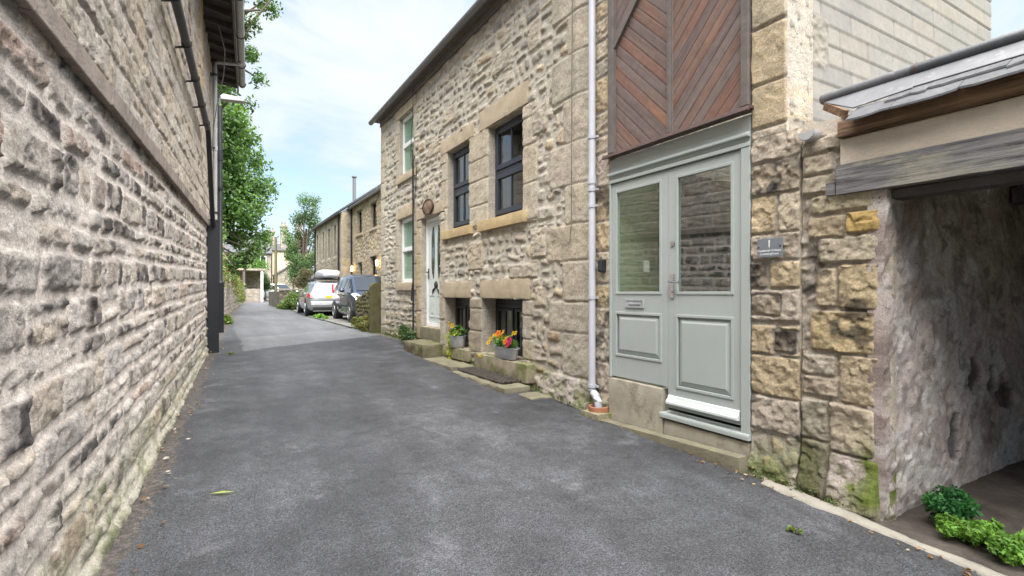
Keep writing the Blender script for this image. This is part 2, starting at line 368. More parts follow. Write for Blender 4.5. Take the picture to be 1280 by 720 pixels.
def blocks_over(U, V, H, C, blocks, mortar, seed):
    """dressed blocks (u0,u1,v0,v1,colour,height,roughness) laid over the rubble"""
    for n, (u0, u1, v0, v1, c, hh, rf) in enumerate(blocks):
        s = (U > u0-.03) & (U < u1+.03) & (V > v0-.03) & (V < v1+.03)
        if not s.any(): continue
        u, v = U[s], V[s]; wu = u + .007*fbm(u, v, 9, 3, seed+n); wv = v + .007*fbm(u, v, 9, 3, seed+n+50)
        cx, cy, hx, hy = (u0+u1)/2, (v0+v1)/2, (u1-u0)/2-.001, (v1-v0)/2-.001; rad = min(hx, hy)*.20
        qx, qy = np.abs(wu-cx)-hx+rad, np.abs(wv-cy)-hy+rad
        e = -(np.hypot(np.maximum(qx, 0), np.maximum(qy, 0)) + np.minimum(np.maximum(qx, qy), 0)-rad)
        inside = e > -.014
        f = sst(.0, .008, e)
        rough = fbm(u, v, 24, 4, seed+n*3)*rf*.8 + (facets(u, v, .07, .05, seed+n)*(.55 if rf > .006 else .18)) + fbm(u, v, 7, 3, seed+n*5)*rf*1.2
        hN = .013+f*hh*.55 + f*rough
        tint = 1+.20*fbm(u, v, 5, 4, seed+n*7)[:, None]
        c = np.array(c)[None, :]
        if c.max() < .06:
            k_ = .9*sst(-.18, .34, fbm(u, v, 7, 6, seed+n*11, .6)+.08)[:, None]; c = np.array((.36,.30,.225))[None, :]*(1-k_)+c*k_
        g = sst(-.002, .006, e)[:, None]
        cN = c*tint*g + np.array(mortar)[None, :]*(1-g)
        Hs, Cs = H[s], C[s]
        Hs[inside] = hN[inside]; Cs[inside] = cN[inside]; H[s] = Hs; C[s] = Cs
    return H, C
def grid_lines(a, b, step, must=()):
    """grid lines from a to b; step may be a function; lines in must are hit exactly"""
    L = [a]
    while L[-1] < b: L.append(L[-1] + (step(L[-1]) if callable(step) else step))
    L = np.array(L[:-1]+[b] if L[-1] > b else L)
    for m in must:
        if a < m < b: L[np.argmin(np.abs(L-m))] = m
    return np.unique(L)
def field(name, us, vs, hfun, world, parent, mat, openings=(), back=.3, flip=False, rmat=None):
    """openings: (u0,u1,v0,v1,depth). world(u,v,h) -> xyz"""
    U, V = np.meshgrid(us, vs); H, C = hfun(U, V)
    nu, nv = len(us), len(vs)
    P = np.stack(world(U, V, H), -1).reshape(-1, 3); Cc = C.reshape(-1, 3)
    idx = np.arange(nu*nv).reshape(nv, nu)
    keep = np.ones((nv-1, nu-1), bool); uc, vc = (us[1:]+us[:-1])/2, (vs[1:]+vs[:-1])/2
    for o in openings: keep[np.ix_((vc > o[2]) & (vc < o[3]), (uc > o[0]) & (uc < o[1]))] = False
    q = np.stack([idx[:-1,:-1], idx[:-1,1:], idx[1:,1:], idx[1:,:-1]], -1)[keep]
    Ps, Cs, Qs = [P], [Cc], [q]; base = len(P)
    Hf, Uf, Vf = H.ravel(), U.ravel(), V.ravel()
    def strip(ids, depth, n, inward):
        nonlocal base
        ids = np.asarray(ids); k = len(ids); rings = []
        for t in range(n+1):
            fr = t/n; hh = Hf[ids]*(1-fr)**2*(1 if t else 1) - depth*fr
            wob = .008*fbm(Uf[ids]*1+fr*depth, Vf[ids]+fr*depth*1.7, 16, 3, 77)*(1 if 0 < t < n else 0)
            p = np.stack(world(Uf[ids], Vf[ids], hh), -1)
            p[:, 1 if inward == 'u' else 2] += wob
            rings.append(p)
        Ps.append(np.concatenate(rings)); Cs.append(np.tile(Cc[ids], (n+1, 1)))
        a = base+np.arange((n+1)*k).reshape(n+1, k)
        Qs.append(np.stack([a[:-1,:-1], a[:-1,1:], a[1:,1:], a[1:,:-1]], -1).reshape(-1, 4)); base += (n+1)*k
    for o in openings:
        i0, i1 = np.argmin(abs(us-o[0])), np.argmin(abs(us-o[1])); j0, j1 = np.argmin(abs(vs-o[2])), np.argmin(abs(vs-o[3]))
        n = max(4, int(o[4]/.02))
        strip(idx[j0:j1+1, i0], o[4], n, 'u'); strip(idx[j0:j1+1, i1][::-1], o[4], n, 'u')
        if j0 > 0: strip(idx[j0, i0:i1+1][::-1], o[4], n, 'v')
        if j1 < nv-1: strip(idx[j1, i0:i1+1], o[4], n, 'v')
    if back:
        strip(idx[:, 0][::-1], back, 6, 'u'); strip(idx[:, -1], back, 6, 'u'); strip(idx[-1, :], back, 2, 'v')
    Q = np.concatenate(Qs)
    if flip: Q = Q[:, ::-1]
    return np_mesh(name, np.concatenate(Ps), Q, np.concatenate(Cs), True, parent, mat)

def ground_z(y):
    y = np.asarray(y, dtype=float)
    z = np.where(y < 11, .038*y, 0.)
    t = np.clip((y-11)/9, 0, 1); z = np.where((y >= 11) & (y < 20), .418+.342*(t-.5*t*t)*.45+.0*t, z)
    t2 = np.clip((y-20)/30, 0, 1); z = np.where(y >= 20, .495+.22*t2, z)
    return np.where(y < -12, .038*-12, z)
def gz(y): return float(ground_z(y))

# ------------------------------------------------------------------ the left building
LX = lambda y: -.67+.05*y
MORT_L = (.72, .645, .585)
def left_h(U, V):
    Vc = V-.029*U
    e, idr, lx, ly = coursed(U, Vc, (.085, .205), (.17, .50), 21, .009, .16, oc=3, tilt=.07, rd=.10, ins=.012)
    e2, id2, lx2, ly2 = coursed(U, Vc, (.15, .23), (.26, .56), 57, .008, .06, oc=3, tilt=.04, rd=.06)
    hi = Vc > 2.40
    e = np.where(hi, e2, e); idr = np.where(hi, id2, idr)
    gap = np.where(hi, .007, .009+.010*vn(U*2.2, V*3.1, 5))
    e = e-gap+.010*fbm(U, V, 15, 4, 5)
    face = sst(0, .015, e)
    chip = facets(U, V, .085, .062, 131)+.6*facets(U, V, .045, .034, 137)
    big = fbm(U, V, 7, 3, 31); mid = fbm(U, V, 21, 4, 33); fine = fbm(U, V, 55, 3, 35)
    prot = .008+.014*_hash(np.floor(idr*977), np.zeros_like(idr), 4)
    H = .004 + face*(prot + .006*big + .006*mid + chip*np.where(hi, .3, .30) + .004*fine)
    pits = sst(.18, .5, fbm(U, V, 16, 4, 71))*face; H = H - .010*pits*np.where(hi, .4, 1)
    mo = 1-face; H = H + mo*(.003*fbm(U, V, 18, 4, 41)+.002*fine)
    P1 = pal(idr, [(.43,.38,.335),(.40,.365,.33),(.46,.41,.36),(.35,.32,.295),(.42,.39,.36),(.46,.395,.325),(.37,.32,.28),(.44,.405,.37),(.40,.345,.30),(.42,.31,.255),(.47,.39,.30),(.32,.295,.275),(.42,.375,.335),(.44,.38,.32),(.41,.385,.36)])
    P2 = pal(idr, [(.46,.395,.32),(.44,.375,.305),(.49,.42,.335),(.42,.36,.30),(.47,.41,.34),(.48,.395,.30),(.43,.38,.33)])
    S = np.where(hi[..., None], P2, P1)*(1+.22*fbm(U, V, 9, 4, 51))[..., None]
    # lime bloom and soot crusts: patches with their own shape on some of the stones
    wh = sst(-.05, .3, fbm(U, V, 5, 5, 61))[..., None]*.42; S = S*(1-wh)+np.array((.58,.545,.50))*wh
    dk = (_hash(np.floor(idr*3331), np.ones_like(idr), 9) < np.where(hi, .03, np.where(Vc > 1.6, .38, .27)))
    soot = (sst(-.18, .22, fbm(U, V, 8, 5, 66)+.12)*dk)[..., None]*.9; S = S*(1-soot)+np.array((.038,.034,.036))*soot
    cav = (pits*.55*sst(0, .5, fbm(U, V, 4, 3, 72)+.3))[..., None]; S = S*(1-cav)+np.array((.12,.10,.085))*cav
    f = sst(-.002, .012, e)[..., None]; smear = (sst(-.05, .4, fbm(U, V, 6, 4, 81)))[..., None]*.22*(~hi)[..., None]
    f = f*(1-smear)
    Mo = np.array(MORT_L)*np.where(hi, .86, 1.)[..., None]*(1+.12*fbm(U, V, 5, 4, 91))[..., None]
    C = S*f+Mo*(1-f)
    g = V-ground_z(U)
    moss = (sst(.62, .05, g+.25*fbm(U, V, 4, 4, 95))*(.55+.5*sst(-.1, .4, fbm(U, V, 9, 4, 97))))[..., None]
    C = C*(1-moss*.62)+np.array((.24,.27,.14))*moss*.62
    jamb = []
    z = 4.15
    while z < 5.75:
        d = random.uniform(.22, .34); jamb.append((8.62, 9.13, z, z+d, random.choice([(.50,.37,.20),(.47,.36,.22),(.52,.40,.25)]), .05, .002)); z += d+.006
    H, C = blocks_over(U, V, H, C, jamb, (.48,.42,.36), 400)
    H = H + .03*sst(.14, .0, g+.05*fbm(U, V, 5, 3, 99))      # footing
    return H, C
def lw(u, v, h): return (LX(u)+h, u-.05*h, v)
lb = empty('stone_building', (LX(6), 6, gz(6)), 'tall building with pale mortared rubble wall, string course and overhanging eaves along the left edge', 'building')
us = grid_lines(-1.6, 12.5, lambda u: .0042*max(u, 1.9))
vs = grid_lines(-.12, 5.86, lambda v: .0115 if v < 2.8 else .016)
field('rubble_wall', us, vs, left_h, lw, lb, M['wall_l'], back=.4)
m = MB()
m.prism([(LX(12.1)-.05, -.2), (LX(12.1)-.05, 5.7), (-3.6, 9.4), (-7.0, 5.7), (-7.0, -.2)], 'y', 12.1, 12.49)
m.prism([(LX(-1.6)-.05, -.2), (LX(-1.6)-.05, 5.7), (-3.6, 9.4), (-7.0, 5.7), (-7.0, -.2)], 'y', -1.6, -1.25)
m.box(-7.2, -7.0, -1.6, 12.49, -.2, 5.7)
m.build('end_wall', M['far2'], lb)
# string course with sloping top, in lengths
m = MB(); y = -1.6
while y < 12.3:
    L = random.uniform(.7, 1.25); y1 = min(y+L, 12.4); o = random.uniform(-.006, .006)
    def sec(yy, q): 
        x = LX(yy); b = 2.27+.029*yy
        return [(x-.02, yy, b+q), (x+.055+o, yy, b+q), (x+.062+o, yy, b+.092+q), (x+.012, yy, b+.118+q), (x-.02, yy, b+.118+q)]
    a, b_ = sec(y+.003, o*.5), sec(y1-.003, o*.5)
    m.add(a+b_, [(4,3,2,1,0),(5,6,7,8,9)]+[(i,(i+1)%5,5+(i+1)%5,5+i) for i in range(5)]); y = y1
M['string'] = mat_plain('sooty_string_course', (.27,.225,.195), .88, var=.22, scale=5, bmp=.5, bscale=60, spec=.25, dirt=((.10,.09,.09), 4, .5, .75))
m.build('string_course', M['string'], lb, bevel=.006)
# eaves: soffit, rafters, gutter
x_e = lambda y: LX(y)+.47
m = MB()
m.add([(LX(-1.6)-.3,-1.6,5.86),(x_e(-1.6)-.02,-1.6,5.80),(x_e(12.45)-.02,12.45,5.80),(LX(12.45)-.3,12.45,5.86),
       (LX(-1.6)-.3,-1.6,6.02),(x_e(-1.6)-.02,-1.6,5.88),(x_e(12.45)-.02,12.45,5.88),(LX(12.45)-.3,12.45,6.02)],
      [(0,1,2,3),(7,6,5,4),(0,4,5,1),(1,5,6,2),(2,6,7,3),(3,7,4,0)])
m.build('soffit', M['soffit'], lb)
y = -1.4
while y < 12.45:
    rm = MB(); rm.bar((LX(y)-.1, y, 5.86), (x_e(y)-.06, y, 5.755), .055, .11); rm.build('rafter', M['rafter'], lb); y += .42
m = MB(); m.bar((x_e(-1.6)-.02, -1.6, 5.80), (x_e(12.45)-.02, 12.45, 5.80), .03, .17); m.build('fascia_board', M['greytrim'], lb)
m = MB(); m.prism([(x, z) for x, z in [(-3.6, 9.55), (x_e(5.4)-.02, 5.93), (x_e(5.4)-.02, 5.90), (-3.6, 9.45), (-7.3, 5.5), (-7.3, 5.6)]], 'y', -1.7, 12.5); m.build('roof', M['slate'], lb)
def half_gutter(name, a, b, r, mat, parent, n=8):
    a, b = Vector(a), Vector(b); d = (b-a).normalized(); s = d.cross(Vector((0,0,1))).normalized(); vs_ = []; fs = []
    prof = [(-r, .01)]+[(-r*math.cos(t*math.pi/n), -r*math.sin(t*math.pi/n)) for t in range(n+1)]+[(r, .01)]
    prof += [(p[0]*.86, p[1]*.86+.004) for p in prof[::-1]]
    k = len(prof)
    for p in (a, b):
        for q in prof: vs_.append(p+s*q[0]+Vector((0,0,q[1])))
    fs = [tuple(range(k)), tuple(range(2*k-1, k-1, -1))]+[(i,(i+1)%k,k+(i+1)%k,k+i) for i in range(k)]
    g = MB(); g.add(vs_, fs); return g.build(name, mat, parent, smooth=True)
half_gutter('gutter', (x_e(-1.6)+.06, -1.6, 5.83), (x_e(12.3)+.06, 12.3, 5.83), .062, M['greyl'], lb)
for y in (7.2, 8.6, 9.9, 11.2, 12.2):
    m = MB(); c = x_e(y)+.06; m.tube([(c-.07, y, 5.85)]+[(c-.07*math.cos(t), y, 5.83-.07*math.sin(t)) for t in np.linspace(.2, math.pi-.2, 8)]+[(c+.07, y, 5.85)], .009, 6); m.build('gutter_bracket', M['blackp'], lb, smooth=True)
# tall pale downpipe with swan neck from the eaves gutter, then down the wall
yp = 10.95; xp = LX(yp)+.10
m = MB(); m.tube([(x_e(yp)+.06, yp, 5.78), (x_e(yp)+.04, yp, 5.735), (xp+.06, yp, 5.70), (xp, yp, 5.66), (xp, yp, 5.55)], .036, 12)
m.tube([(xp, yp, 5.6), (xp, yp, gz(yp)+.06)], .036, 12); m.tube([(xp, yp, 4.05), (xp, yp, 4.13)], .045, 12)
dp = m.build('downpipe', M['greyl'], lb, smooth=True)
for z in (5.45, 4.09, 2.9):
    m = MB(); m.tube([(xp, yp, z-.02), (xp, yp, z+.02)], .044, 12); m.box(xp-.10, xp+.0, yp-.07, yp+.07, z-.012, z+.012); m.build('pipe_bracket', M['blackp'], dp)
# low lead gutter running along the wall, then a slanting downpipe to the boxed drain
m = MB(); gx = lambda y: LX(y)+.115
m.tube([(gx(-1.5), -1.5, 3.92), (gx(8.85), 8.85, 3.87)], .040, 12)
m.tube([(gx(8.85), 8.85, 3.89), (gx(9.0), 9.0, 3.80), (gx(9.95), 9.95, 2.72), (gx(10.2), 10.2, 2.58)], .036, 12)
wp = m.build('waste_pipe', M['blackp'], lb, smooth=True)
for y in (3.2, 4.2, 5.1, 6.0, 6.9, 7.8, 8.6):
    z = 3.92-.0048*(y+1.5)
    m = MB(); m.tube([(gx(y), y-.018, z), (gx(y), y+.018, z)], .048, 12); m.bar((gx(y), y, z-.03), (LX(y), y, z-.06), .012, .02); m.build('pipe_bracket', M['blackp'], wp)
# loose cable hanging from the eaves
m = MB(); m.tube([(LX(9.6)+.22, 9.6, 5.78), (LX(9.9)+.3, 9.9, 5.5), (LX(10.2)+.27, 10.2, 5.2), (LX(10.5)+.16, 10.5, 4.8), (LX(10.7)+.09, 10.7, 4.4), (LX(10.8)+.06, 10.8, 4.0)], .008, 6); m.build('cable', M['greyp'], lb, smooth=True)
# black boxed-in drain at the end of the wall
bx = empty('pipe_box', (LX(10.3)+.1, 10.3, gz(10.3)), 'tall black timber pipe casing standing at the end of the long rubble wall', 'pipe casing')
m = MB(); xb = LX(10.3)+.02; m.box(xb, xb+.175, 10.24, 10.30, gz(10.3)-.02, 2.69); m.box(xb, xb+.03, 10.30, 10.52, gz(10.3)-.02, 2.69); m.box(xb+.145, xb+.175, 10.30, 10.52, gz(10.3)-.02, 2.69)
m.build('casing_board', M['blackp'], bx, bevel=.004)
m = MB(); m.box(xb+.03, xb+.145, 10.302, 10.515, 2.64, 2.675); m.build('cap', M['blackp'], bx)
# street lamp: black post with a pale lantern reaching over the lane
lx0, ly0 = .075, 14.2
sl = empty('street_lamp', (lx0, ly0, gz(ly0)), 'slim black street lamp post with a pale flat lantern, just beyond the long rubble wall', 'street lamp')
m = MB(); m.tube([(lx0, ly0, gz(ly0)-.05), (lx0, ly0, gz(ly0)+1.2)], .085, 14); m.tube([(lx0, ly0, gz(ly0)+1.2), (lx0, ly0, gz(ly0)+1.26), (lx0, ly0, 5.92)], [.085, .055, .05], 14)
m.tube([(lx0, ly0, 4.6), (lx0, ly0, 4.85)], .066, 14); m.tube([(lx0, ly0, 3.9), (lx0, ly0, 3.96)], .075, 12); m.build('post', M['blackp'], sl, smooth=True)
m = MB(); m.bar((lx0, ly0, 5.93), (lx0, ly0, 6.12), .03, .03); m.bar((lx0, ly0, 6.10), (lx0+.16, ly0, 6.12), .04, .04); m.build('bracket', M['greyp'], sl)
m = MB(); m.prism([(lx0+.02, 6.06), (lx0+.50, 6.09), (lx0+.53, 6.12), (lx0+.45, 6.18), (lx0+.06, 6.20), (lx0+.0, 6.14)], 'y', ly0-.11, ly0+.11); m.build('lantern', M['greyl'], sl, bevel=.012)
# ------------------------------------------------------------------ the long cottage (right side), facade plane x = 3.5
FX = 3.5
def fw(u, v, h): return (FX-h, u, v)
MORT_C = (.50, .46, .395)
CB = [(.47,.415,.325),(.45,.40,.32),(.48,.425,.335),(.46,.395,.30),(.43,.385,.31)]
def cb(): return random.choice(CB)
OPEN_C = [(5.75, 6.73, 2.50, 3.86, .15), (7.386, 8.28, 2.50, 3.86, .15),      # grey upper windows
          (5.75, 6.94, .52, 1.335, .27), (7.386, 8.40, .52, 1.335, .24),      # basement windows
          (8.62, 9.60, .77, 2.86, .16),                                       # white door
          (10.05, 11.02, 1.64, 3.02, .13), (10.05, 10.97, 3.95, 5.22, .13)]   # white windows
random.seed(5)
bl = []
z = .02; k = 0
while z < 5.7:                                            # corner quoins, long and short
    d = random.uniform(.34, .52); w = [5.13, 4.80][k % 2]+random.uniform(-.06, .06)
    if z > .42: bl.append((4.30, w, z, min(z+d, 5.75), cb(), .026, .006))
    else: bl.append((4.30, w+.1, z, z+d, (.37,.33,.28), .05, .016))
    z += d+.008; k += 1
def column(u0, u1, z0, z1, lo=.22, hi=.42, alt=0., c=None, hh=.03, rf=.005, side=1):
    z = z0; k = 0
    while z < z1-.08:
        d = min(random.uniform(lo, hi), z1-z)
        if z1-(z+d) < .1: d = z1-z
        e = alt*(k % 2)+random.uniform(-.03, .03)
        bl.append((u0-(e if side < 0 else 0), u1+(e if side > 0 else 0), z, z+d-.006, c or cb(), hh, rf)); z += d; k += 1
column(5.40, 5.745, 2.36, 3.86, .3, .5, .0, side=-1)      # right jamb of the near upper window
column(6.735, 7.381, 2.44, 3.9, .26, .46)                 # pier between the upper windows
column(8.285, 8.50, 2.46, 3.9, .3, .5, .05)
column(5.52, 5.745, .30, 1.33, .25, .4, .06, side=-1)     # basement jambs
column(6.945, 7.381, .50, 1.34, .26, .36, c=(.34,.29,.22))
column(8.405, 8.615, .50, 2.86, .35, .62)                 # door surround
column(9.605, 9.86, .50, 2.86, .4, .7, c=(.45,.36,.23))
column(9.87, 10.045, 1.5, 3.05, .4, .6); column(11.025, 11.22, 1.5, 3.05, .35, .6, .05)
column(9.90, 10.045, 3.95, 5.24, .35, .6); column(10.975, 11.2, 3.95, 5.24, .35, .6, .05)
column(11.98, 12.42, .3, 5.7, .3, .5, -.14, side=-1)       # far corner
for b in [(5.20,5.55,1.86,2.24),(6.9,7.45,1.78,2.2),(5.32,5.62,4.5,4.86),(7.9,8.5,4.35,4.62),(8.5,9.2,3.95,4.2),(5.4,6.1,1.62,1.80),
          (8.9,9.5,3.05,3.35),(6.0,6.6,4.55,4.8),(5.15,5.5,3.4,3.75),(5.2,5.45,1.25,1.5),(9.9,10.4,.55,.8),(11.2,11.7,2.1,2.4)]:
    bl.append((*b, cb(), .034, .008))
def cott_h(U, V):
    lowb = sst(2.6, 1.9, V)
    e1, i1, _, _ = coursed(U, V, (.115, .20), (.14, .34), 301, .009, .16, oc=2, tilt=.36, rd=.40, ins=.026)
    e2, i2, _, _ = coursed(U, V, (.15, .25), (.18, .44), 341, .012, .5, oc=2, tilt=.30, rd=.34, ins=.022)
    sel = (fbm(U, V, .9, 2, 350)+.1*np.sin(U*2.1)) > .22
    e = np.where(sel, e2, e1); idr = np.where(sel, i2, i1)
    e = e-.004-.008*vn(U*3, V*3, 361)+.010*fbm(U, V, 17, 3, 362)
    face = sst(0, .04, e)**.75
    H = .006+face*(.019+.012*_hash(np.floor(idr*881), np.zeros_like(idr), 2)+.005*fbm(U, V, 9, 4, 363)+.004*fbm(U, V, 30, 3, 364)+.5*facets(U, V, .09, .07, 375)) + (1-face)*.006*fbm(U, V, 20, 3, 365)
    S = pal(idr, [(.46,.41,.33),(.43,.39,.325),(.48,.43,.345),(.40,.365,.305),(.45,.395,.305),(.46,.415,.345),(.37,.335,.28),(.47,.39,.275),(.44,.40,.34),(.40,.34,.27),(.30,.275,.24)])
    S = S*(1+.2*fbm(U, V, 8, 4, 366))[..., None]
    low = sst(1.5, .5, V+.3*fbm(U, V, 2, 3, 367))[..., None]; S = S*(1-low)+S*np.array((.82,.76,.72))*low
    f = sst(-.002, .009, e)[..., None]; Mo = np.array(MORT_C)*(1+.14*fbm(U, V, 6, 4, 368))[..., None]
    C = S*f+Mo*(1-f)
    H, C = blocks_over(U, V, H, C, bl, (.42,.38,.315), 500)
    # splayed corner by the downpipe
    H = H - .28*np.clip(4.585-U, 0, 1)*sst(.5, .9, V)
    g = V-ground_z(U)
    moss = (sst(.55, .05, g+.28*fbm(U, V, 3.2, 4, 371))*sst(-.25, .3, fbm(U, V, 6, 4, 372)))[..., None]*.75
    C = C*(1-moss)+np.array((.15,.17,.055))*moss
    # pale lichen bloom on the big stones by the pipe foot
    li = (np.exp(-((U-4.62)/.28)**2-((V-.42)/.24)**2)*sst(-.1, .35, fbm(U, V, 13, 4, 373)+.1))[..., None]*.8
    C = C*(1-li)+np.array((.52,.45,.42))*li
    H = H + .05*sst(.3, .0, g+.08*fbm(U, V, 4, 3, 374))*sst(5.6, 5.0, U)
    return H, C
ca = empty('stone_cottage', (FX, 8.4, gz(8.4)), 'long buff rubble stone cottage with anthracite upper windows, basement windows and a white front door', 'cottage')
us = grid_lines(4.30, 12.42, lambda u: .0034*u, [o[i] for o in OPEN_C for i in (0, 1)])
vs = grid_lines(.02, 5.66, .0145, [o[i] for o in OPEN_C for i in (2, 3)])
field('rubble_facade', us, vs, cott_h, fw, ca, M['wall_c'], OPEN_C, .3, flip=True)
def rough_block(name, x0, x1, y0, y1, z0, z1, mat, parent, res=.05, amp=.008, rnd=.012, seed=0):
    """a hand-dressed stone: subdivided box with worn, uneven faces"""
    bm = bmesh.new()
    def seg(a, b): return max(1, min(26, int(abs(b-a)/res)))
    nx, ny, nz = seg(x0, x1), seg(y0, y1), seg(z0, z1)
    vd = {}
    def V_(i, j, k):
        if (i, j, k) not in vd: vd[(i, j, k)] = bm.verts.new((x0+(x1-x0)*i/nx, y0+(y1-y0)*j/ny, z0+(z1-z0)*k/nz))
        return vd[(i, j, k)]
    for k in (0, nz):
        for i in range(nx):
            for j in range(ny): bm.faces.new([V_(i,j,k), V_(i+1,j,k), V_(i+1,j+1,k), V_(i,j+1,k)])
    for j in (0, ny):
        for i in range(nx):
            for k in range(nz): bm.faces.new([V_(i,j,k), V_(i+1,j,k), V_(i+1,j,k+1), V_(i,j,k+1)])
    for i in (0, nx):
        for j in range(ny):
            for k in range(nz): bm.faces.new([V_(i,j,k), V_(i,j+1,k), V_(i,j+1,k+1), V_(i,j,k+1)])
    bmesh.ops.recalc_face_normals(bm, faces=bm.faces); bm.normal_update()
    c = Vector(((x0+x1)/2, (y0+y1)/2, (z0+z1)/2))
    pts = np.array([v.co for v in bm.verts]); nr = [v.normal.copy() for v in bm.verts]
    d = fbm(pts[:,0]*1.+pts[:,2]*.7, pts[:,1]+pts[:,2]*.9, 5, 3, seed+1)*amp + fbm(pts[:,0]+pts[:,2], pts[:,1]-pts[:,2], 16, 3, seed+2)*amp*.7
    for v, n, q in zip(bm.verts, nr, d):
        edge = sum(1 for t in n if abs(t) > .3)
        v.co += n*(q - (rnd*.6 if edge >= 2 else 0) - (rnd*.4 if edge == 3 else 0))
    o = Vector((0,0,0)) if parent is None else ORG[parent]
    bmesh.ops.translate(bm, verts=bm.verts, vec=-o)
    me = bpy.data.meshes.new(name); bm.to_mesh(me); bm.free()
    for p in me.polygons: p.use_smooth = True
    me.set_sharp_from_angle(angle=R(55))
    return link(name, me, mat, parent)
F_ = FX-.035    # general face of the stones
rough_block('lintel', F_-.008, FX+.10, 5.60, 7.0, 3.865, 4.16, M['dressed'], ca, seed=1)
rough_block('lintel', F_-.004, FX+.10, 7.20, 8.56, 3.865, 4.10, M['dressed'], ca, seed=2)
rough_block('sill', F_-.055, FX+.17, 5.63, 6.99, 2.335, 2.495, M['sill_o'], ca, seed=3, amp=.004)
rough_block('sill', F_-.045, FX+.17, 7.24, 8.47, 2.345, 2.495, M['sill_o'], ca, seed=4, amp=.004)
rough_block('lintel', F_-.012, FX+.10, 5.57, 6.97, 1.34, 1.61, M['dressed'], ca, seed=5)
rough_block('lintel', F_-.008, FX+.10, 7.31, 8.50, 1.34, 1.60, M['dressed'], ca, seed=6)
rough_block('sill', F_-.10, FX+.27, 5.47, 6.98, .27, .515, M['mossy'], ca, seed=7, amp=.014)
rough_block('sill', F_-.07, FX+.24, 7.30, 8.44, .33, .515, M['mossy'], ca, seed=8, amp=.012)
rough_block('lintel', F_-.006, FX+.10, 8.42, 9.84, 2.865, 3.06, M['dressed'], ca, seed=9)
rough_block('doorstep', F_-.015, FX+.16, 8.62, 9.60, .50, .765, M['flag'], ca, seed=10)
rough_block('lintel', F_-.006, FX+.10, 9.88, 11.2, 3.025, 3.26, M['dressed'], ca, seed=11)
rough_block('sill', F_-.03, FX+.13, 9.90, 11.15, 1.47, 1.635, M['dressed'], ca, seed=12)
rough_block('lintel', F_-.006, FX+.10, 9.88, 11.15, 5.225, 5.43, M['dressed'], ca, seed=13)
rough_block('sill', F_-.03, FX+.13, 9.90, 11.12, 3.79, 3.945, M['dressed'], ca, seed=14)
m = MB()
m.prism([(FX+.08, .1), (FX+.08, 5.66), (7.0, 8.6), (10.5, 5.66), (10.5, .1)], 'y', 12.0, 12.37)
m.prism([(FX+.42, .1), (FX+.42, 5.66), (7.0, 8.6), (10.5, 5.66), (10.5, .1)], 'y', 4.40, 4.75)
m.box(10.2, 10.48, 4.75, 12.0, .1, 5.64); m.build('side_wall', M['far2'], ca)
m = MB(); m.prism([(FX-.22, 5.67), (7.0, 8.82), (10.7, 5.67), (10.7, 5.55), (7.0, 8.70), (FX-.22, 5.60)], 'y', 4.32, 12.60)
m.build('roof', M['slate'], ca)
m = MB(); m.box(FX-.20, FX+.05, 4.32, 12.55, 5.585, 5.60); m.box(FX-.055, FX-.03, 4.32, 12.40, 5.44, 5.585); m.build('soffit', M['greytrim'], ca)
half_gutter('gutter', (FX-.21, 4.32, 5.60), (FX-.21, 12.66, 5.60), .06, M['greyp'], ca)

def interior(parent, y0, y1, z0, z1, x0, depth, mat, ymore=.5):
    m = MB(); a, b, c, d = y0-ymore, y1+ymore, z0-.3, z1+.3; x1 = x0+depth
    m.add([(x1,a,c),(x1,b,c),(x1,b,d),(x1,a,d),(x0,a,c),(x0,b,c),(x0,b,d),(x0,a,d)], [(0,1,2,3),(0,4,5,1),(2,6,7,3),(0,3,7,4),(1,5,6,2)])
    return m.build('room', mat, parent)
def frame_rect(m, x0, x1, y0, y1, z0, z1, w, wb=None):
    wb = wb or w
    m.box(x0, x1, y0, y0+w, z0, z1); m.box(x0, x1, y1-w, y1, z0, z1); m.box(x0, x1, y0+w, y1-w, z1-w, z1); m.box(x0, x1, y0+w, y1-w, z0, z0+wb)
def pane(parent, y0, y1, z0, z1, x, mat):
    m = MB(); m.box(x, x+.006, y0, y1, z0, z1); return m.build('pane', mat, parent)
def grey_window(y0, y1, z0, z1, rec, parent):
    x = FX+rec; m = MB()
    frame_rect(m, x-.005, x+.06, y0+.002, y1-.002, z0+.002, z1-.002, .055)
    zm = (z0+z1)/2; m.box(x-.005, x+.06, y0+.057, y1-.057, zm-.035, zm+.035)
    f = m.build('window', M['anthra'], parent, bevel=.004)
    for a, b in ((z0+.057, zm-.035), (zm+.035, z1-.057)):
        g = MB(); frame_rect(g, x-.025, x+.03, y0+.060, y1-.060, a+.004, b-.004, .06, .07)
        yc = (y0+y1)/2; g.box(x-.012, x+.02, yc-.012, yc+.012, a+.07, b-.06)
        if b > zm+.2: g.box(x-.035, x-.025, y0+.25, y1-.25, b-.035, b-.012)
        g.build('casement', M['anthra'], f, bevel=.004)
        pane(f, y0+.115, y1-.115, a+.06, b-.06, x+.004, M['glass'])
    interior(f, y0, y1, z0, z1, x+.07, 1.6, M['room'])
    return f
grey_window(5.75, 6.73, 2.50, 3.86, .10, ca); grey_window(7.386, 8.28, 2.50, 3.86, .10, ca)
